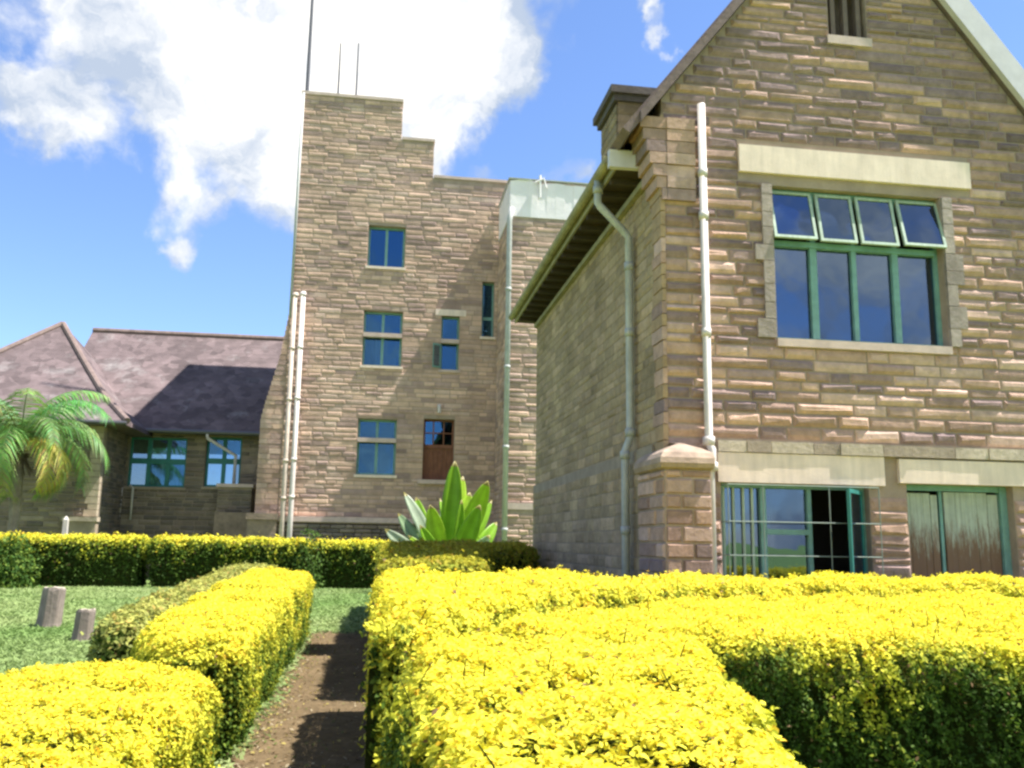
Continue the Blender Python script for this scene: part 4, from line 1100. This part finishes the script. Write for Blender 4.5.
hedge('large golden hedge in the right foreground with a dark recess', [(.10,.95),(.72,.95),(.90,1.7),(1.18,2.8),(1.42,3.98),(1.8,4.0),(2.5,3.9),(5.6,3.7),(5.6,7.7),(2.9,7.1),(1.52,5.95),(.86,5.0),(.36,4.2),(.10,3.5)],
      1.2, .0235, 101, cover=2.4, lump=.075, rr=.15, sidegreen=1.75, holes=1.0)
hedge('golden hedge row beneath the gabled house windows', [(.03,3.75),(.35,4.35),(.85,5.4),(1.5,6.35),(2.9,7.5),(5.7,8.1),(8.5,8.4),(8.5,9.2),(3.3,8.95),(1.6,9.0),(.03,8.9)],
      1.31, .034, 102, cover=2.3, rr=.2, lump=.06, holes=.8, sidegreen=.75)
hedge('hedge along the house side wall with shade painted in as olive', [(.1,9.5),(1.25,9.4),(1.5,12.5),(2.1,15.8),(3.05,16.6),(3.05,18.6),(1.2,19.0),(.1,17.5)],
      1.42, .06, 103, top=np.array([.42,.38,.035]), top2=np.array([.28,.31,.035]), cover=2.4, quads=1, rr=.22, sidegreen=.9)  # olive leaf colours paint in the shade of the house
hedge('golden hedge block at the lower left corner', [(-.84,1.4),(-.84,5.75),(-1.2,6.25),(-1.75,6.5),(-2.2,5.8),(-2.9,4.6),(-3.8,3.6),(-3.8,1.4)],
      .83, .025, 104, cover=2.4, lump=.065, holes=1.0, rr=.2, sidegreen=.9)
hedge('golden hedge lining the left edge of the soil path', [(-.90,7.0),(-1.5,6.85),(-1.95,8.0),(-2.0,11),(-1.98,15.2),(-.9,15.2),(-.93,10)],
      lambda x,y: .88+.14*np.clip((y-6.5)/6,0,1), .033, 105, cover=2.3, rr=.2, sidegreen=1.0, lump=.065, holes=1.0)
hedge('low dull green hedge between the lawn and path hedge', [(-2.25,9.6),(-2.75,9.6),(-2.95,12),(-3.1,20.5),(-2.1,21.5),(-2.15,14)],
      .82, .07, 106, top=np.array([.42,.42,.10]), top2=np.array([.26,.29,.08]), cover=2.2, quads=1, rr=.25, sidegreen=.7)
YD = 25.4
def seg(px0, px1, lab, seed, h=1.36, y=YD):
    a = P(px0,575,Y=y).x; b = P(px1,575,Y=y).x
    hedge(lab, [(a,y),(b,y),(b,y+1.1),(a,y+1.1)], h, .085, seed, cover=2.5, quads=1, rr=.25, lump=.06, sidegreen=1.35)
seg(-60, 141, 'far golden hedge segment behind the two stumps', 107)
seg(145, 308, 'far golden hedge segment in front of the low building', 108)
seg(311, 470, 'far golden hedge segment closing the end of the path', 109, 1.33, YD+.1)

# ---- agave
def blade(mb, base, tip, width, sag, col, fold=.18, twist=0, n=22):
    base = Vector(base); tip = Vector(tip); ax = tip-base; L = ax.length; side = ax.cross(Vector((0,-1,.15))).normalized()
    if side.length < .1: side = Vector((1,0,0))
    side = (Matrix.Rotation(twist, 3, ax.normalized()) @ side)
    up = side.cross(ax).normalized()
    i = len(mb.v)
    for k in range(n+1):
        t = k/n; c = base+ax*t + up*sag*math.sin(t*math.pi)*L
        w = width*(.42+.9*t)*(1-t**3.2)**.8 if t < 1 else 0
        w = max(w, .004)
        mb.v += [tuple(c-side*w*.5+up*w*fold), tuple(c-side*w*.25+up*w*fold*.35), tuple(c), tuple(c+side*w*.25+up*w*fold*.35), tuple(c+side*w*.5+up*w*fold)]
    for k in range(n):
        for j in range(4):
            a = i+k*5+j; mb.f.append((a,a+1,a+6,a+5)); mb.c.append((.34,.30,.10) if k >= n-1 else tuple(q*(1+(.10,-.05,.07,-.08)[j]+.06*math.sin(k*1.7+j)) for q in col))
YA = 23.6
ab = P(445,560,Y=YA); agz = float(gz(YA))
agave = empty('agave', (ab.x, YA, agz)); tag(agave, 'huge broad-leaved bright green agave in front of the tower', 'plant')
G1 = (.25,.46,.03); G2 = (.42,.62,.05); G3 = (.40,.48,.34); G4 = (.27,.38,.20)
specs = [((455,461),.52,.02,G1,-.3,0),((488,481),.55,-.05,G2,-.5,.2),((470,492),.48,.0,G2,.5,-.1),((404,492),.34,.10,G3,-.2,.3),((385,529),.38,.10,G3,-.5,.1),
         ((416,497),.36,.14,G1,.4,-.2),((497,522),.4,.12,G1,.3,.2),((430,505),.5,.03,G2,-.8,.1),((398,513),.32,.12,G4,.5,0),((463,476),.45,.0,G2,.7,.3),((480,505),.5,.05,G1,-.9,0),((448,488),.42,.0,G4,.9,0),((420,525),.34,.12,G1,-1.0,.2),((440,498),.22,.10,G1,.2,.5),((475,512),.25,.12,G4,.0,-.6),((408,535),.26,.2,G2,-.9,.2),((492,500),.26,.08,G1,.4,.3),((462,500),.3,.05,G1,-.7,.5),((395,541),.2,.2,(.30,.22,.10),-1.1,.1),((480,542),.2,.2,(.32,.25,.11),-1.2,.1),((490,535),.4,.14,G4,-.7,.1)]
for (tx, ty), w, sg, c, dy, tw_ in specs:
    mb = MB(); tp = P(tx, ty, Y=YA+dy)
    blade(mb, (ab.x+(tp.x-ab.x)*.06, YA+dy*.08, agz+.25), tp, w*1.2, sg, c, twist=tw_)
    o = mb.build('leaf', M['blade'], agave, smooth=True)
    sm = o.modifiers.new('thick', 'SOLIDIFY'); sm.thickness = .025
mb = MB(); mb.tube([(ab.x,YA,agz-.1),(ab.x,YA,agz+.45)], .16, 10, r2=.1); mb.build('stem', M['core'], agave)

# ---- palm
YP = 28.0
pc = P(20,442,Y=YP); palm = empty('palm_tree', (pc.x, YP, .28)); tag(palm, 'small palm with green fronds and yellow hanging ones before the low building', 'palm')
mb = MB(); mb.tube([(pc.x+.05,YP,.2),(pc.x+.02,YP,1.2),(pc.x+.08,YP+.05,2.3),(pc.x,YP,pc.z-.3)], .12, 10, r2=.15)
q = P(4,540,Y=YP); mb.tube([(q.x,YP+.3,.2),(q.x+.1,YP+.25,1.6),(pc.x-.25,YP+.15,pc.z-.6)], .07, 8)
mb.build('trunk', mat('palm_bark', (.27,.23,.18), .9, noise=.35, nscale=6, bump=.02, bscale=12), palm, smooth=True)
mb = MB()
for k in range(60):
    rr_ = random.Random(k); a = rr_.uniform(0,6.28); d = rr_.uniform(.1,.34); z = rr_.uniform(-.55,.12)
    b0 = Vector((pc.x+math.cos(a)*.12, YP+math.sin(a)*.12, pc.z-.3+z*.3)); mb.tube([b0, b0+Vector((math.cos(a)*d, math.sin(a)*d, z))], .035, 5, r2=.012)
mb.build('leaf_bases', mat('palm_boots', (.13,.10,.085), .95, noise=.3), palm)
def frond(az, elev, L, col, seed, droop):
    r = random.Random(seed); mb = MB(); n = 26
    h = Vector((math.cos(az), math.sin(az), 0)); pts = []; p = Vector((pc.x,YP,pc.z)); e = elev
    for k in range(n+1):
        pts.append(p.copy()); p = p + (h*math.cos(e)+Vector((0,0,math.sin(e))))*L/n; e -= droop/n*(1+1.2*k/n)
    mb.tube(pts, .022, 5, col=tuple(q*.9 for q in col), r2=.006)
    side = Vector((-h.y,h.x,0))
    for k in range(3, n+1):
        for rep in (0,.5):
            t = (k-rep)/n; j = min(n-1, int(t*n)); c = pts[j].lerp(pts[j+1], t*n-j) if j < n else pts[n]; d = (pts[min(n,j+1)]-pts[max(0,j-1)]).normalized()
            ll = L*.30*(1-abs(t-.45)*1.1)*r.uniform(.8,1.1); ll = max(ll,.12)
            for s in (-1,1):
                dirv = (side*s*.85 + d*.55 + Vector((0,0,-.25-r.random()*.35))).normalized()
                w = d*.022
                cc = tuple(q*r.uniform(.7,1.25) for q in col)
                mid = c+dirv*ll*.5+Vector((0,0,.02)); tp = c+dirv*ll+Vector((0,0,-ll*.28))
                mb.face([c-w*.6, mid-w, mid+w, c+w*.6], cc); mb.face([mid-w, tp, mid+w], cc)
    o = mb.build('frond', M['frond'], palm)
    return o
rp = random.Random(12)
for k in range(17):
    az = k*2.399+.3; lv = k/17
    el = 1.4-lv*.85; frond(az, el, rp.uniform(2.8,3.4), (.15*rp.uniform(.8,1.5),.30*rp.uniform(.85,1.2),.09), 100+k, 1.2+lv*.5)
for k, (az, el) in enumerate(((-.25,.45),(-.55,.3),(.1,.35),(-2.6,.2),(3.3,.3),(-1.6,-.1),(-2.2,0.1),(.3,.15))):
    o = frond(az, el, 2.6, (.44,.42,.09) if k in (0,1,4) else (.24,.32,.08), 200+k, 2.1); o['label'] = 'yellowing hanging frond'

# ---- dark bush left end, sprig on far hedge
def shrub(label, c, rad, hgt, leaf, n, seed, cols, cat='shrub', squash=1):
    r = np.random.default_rng(seed); root = empty('shrub', c); tag(root, label, cat)
    d = r.normal(size=(n,3)); d /= np.linalg.norm(d,axis=1)[:,None]; d[:,2] = np.abs(d[:,2])*1.1-.15
    rr_ = r.random(n)**.45
    Pp = d*rr_[:,None]*np.array([rad,rad*.8,hgt]); Pp *= (1+.25*nz(Pp*1.0, .9, seed, 2))[:,None]; Pp += np.array(c)+np.array([0,0,hgt*.08])
    Nl = d+r.normal(size=d.shape)*.7; Nl /= np.linalg.norm(Nl,axis=1)[:,None]
    cc = np.array(cols)[r.integers(0,len(cols),n)]*r.uniform(.7,1.25,(n,1))
    leaves_mesh('foliage', Pp, Nl, leaf*r.uniform(.6,1.3,n), cc, M['leaf'], root, seed, quads=1)
    mb = MB(); rs = random.Random(seed)
    for k in range(7):
        a = rs.uniform(0,6.28); mb.tube([(c[0],c[1],c[2]-.05),(c[0]+math.cos(a)*rad*.3,c[1]+math.sin(a)*rad*.3,c[2]+hgt*.5),(c[0]+math.cos(a)*rad*.7,c[1]+math.sin(a)*rad*.6,c[2]+hgt*.8)], .03, 5, r2=.008)
    mb.build('stems', M['core'], root); return root
q = P(10,580,Y=24.6); shrub('loose dark green shrub at the left end of far hedge', (q.x-.1,24.6,.28), .75, 1.25, .11, 2600, 301, [(.05,.11,.02),(.08,.15,.03),(.16,.24,.04)])
q = P(308,580,Y=25.0); shrub('small leafy sprig in the gap of the far hedges', (q.x,25.0,.28), .42, 1.55, .10, 700, 302, [(.07,.13,.03),(.12,.2,.04)])

# ---- two old posts on the lawn
M['oldwood'] = mat('grey_weathered_wood', (.23,.19,.165), .9, noise=.25, nscale=3, bump=.012, bscale=10, noise2=(.5,3,6,(16,16,.5)))
def stump(pxl, pxr, pyt, pyb, lab, seed, z0=.0):
    r = random.Random(seed)
    # find distance where base meets the ground
    Y = 14.
    for _ in range(30):
        q = P((pxl+pxr)/2, pyb, Z=float(gz(Y))); Y = q.y
    w = P(pxr,pyb,Y=Y).x-P(pxl,pyb,Y=Y).x; zt = P((pxl+pxr)/2,pyt,Y=Y).z; x = q.x; g = float(gz(Y))
    root = empty('stump', (x,Y,g)); tag(root, lab, 'stump', 'old wooden stumps on the lawn')
    mb = MB(); n = 14; rings = []
    rad = [w*.5*r.uniform(.88,1.1) for _ in range(n)]
    for z, k in ((g-.05,1.12),(g+.08,1.02),(g+(zt-g)*.5,.97),(zt-.03,.95),(zt,.88)):
        i = len(mb.v)
        for j in range(n): a = 6.283*j/n; mb.v.append((x+math.cos(a)*rad[j]*k+(z-g)*.06, Y+math.sin(a)*rad[j]*k*.8, z+(r.uniform(-.02,.02) if z > g+.1 else 0)))
        rings.append(i)
    for a, b in zip(rings, rings[1:]):
        for j in range(n): k = (j+1)%n; mb.f.append((a+j,a+k,b+k,b+j)); mb.c.append(None)
    mb.build('trunk', M['oldwood'], root)
    mb2 = MB(); mb2.f.append(tuple(range(n))); mb2.c.append(None); mb2.v = [(v[0],v[1],v[2]+.004) for v in mb.v[rings[-1]:rings[-1]+n]]
    mb2.build('cut_face', mat('pale_cut_wood', (.42,.36,.29), .9, noise=.2, nscale=9), root)
stump(36, 60, 588, 628, 'taller grey wooden stump, nearer the far hedge', 1)
stump(71, 91, 610, 642, 'shorter grey wooden stump right of the tall one', 2)
# white marker post under the palm
q = P(64,540,Y=27.2); t = P(64,516,Y=27.2)
mb = MB(); mb.box(q.x-.06,q.x+.06,27.15,27.27,.2,t.z-.1); mb.hexa([(q.x-.06,27.27,t.z-.1),(q.x+.06,27.27,t.z-.1),(q.x+.015,27.22,t.z),(q.x-.015,27.22,t.z),(q.x-.06,27.15,t.z-.1),(q.x+.06,27.15,t.z-.1),(q.x+.015,27.2,t.z),(q.x-.015,27.2,t.z)])
o = mb.build('marker_post', M['white_pipe']); tag(o, 'slim white post standing right of the palm trunk', 'post')

# ---- grass blades and path litter
def grass():
    r = np.random.default_rng(5); n = 90000
    t = r.random(n)**.75; y = 6+19.4*t; x = r.uniform(-1,1,n)
    xl, xr = -.45*y-1.0, np.where(y < 9.4, -1.9, np.where(y < 22, -3.0, -1.0)); X = xl+(xr-xl)*r.random(n)
    m2 = 14000; y2 = r.uniform(15.2,25.4,m2); X2 = r.uniform(-2.2,.6,m2)
    m3 = 2500; y3 = r.uniform(6,15.5,m3); X3 = -1.1+np.abs(r.normal(size=m3))*.1; 
    X = np.concatenate([X,X2,X3]); y = np.concatenate([y,y2,y3]); n = len(X)
    z = gz(y); hgt = r.uniform(.025,.075,n)*(1+.012*y)
    C = np.column_stack([X,y,z+hgt*.4]); Nl = r.normal(size=(n,3)); Nl[:,2] = np.abs(Nl[:,2])*.7+1.3; Nl /= np.linalg.norm(Nl,axis=1)[:,None]
    p3 = np.column_stack([X,y,z*0]); v = .5+.5*np.clip(nz(p3,.25,9,2),-1,1)
    c = np.array([.17,.27,.08])+(np.array([.30,.37,.15])-np.array([.17,.27,.08]))*v[:,None]
    c = c*r.uniform(.75,1.25,(n,1))
    o = leaves_mesh('grass', C, Nl, hgt*1.8, c, M['grass'], None, 5, aspect=.25, quads=1); tag(o, 'short pale green lawn grass', 'grass', kind='stuff')
    m = 3500; y = 2+13.5*r.random(m)**1.3; X = np.where(r.random(m) < .6, -1.0+np.abs(r.normal(size=m))*.18, r.uniform(-1.0,.1,m))
    C = np.column_stack([X,y,gz(y)+.03]); Nl = r.normal(size=(m,3))*.35; Nl[:,2] = 1; Nl /= np.linalg.norm(Nl,axis=1)[:,None]
    cols = np.array([(.22,.15,.08),(.40,.33,.10),(.14,.09,.05),(.34,.28,.18),(.12,.15,.04)])[r.integers(0,5,m)]
    o = leaves_mesh('litter', C, Nl, r.uniform(.02,.05,m), cols, M['grass'], None, 6, quads=1); tag(o, 'fallen leaves scattered over the soil path', 'litter', kind='stuff')
grass()
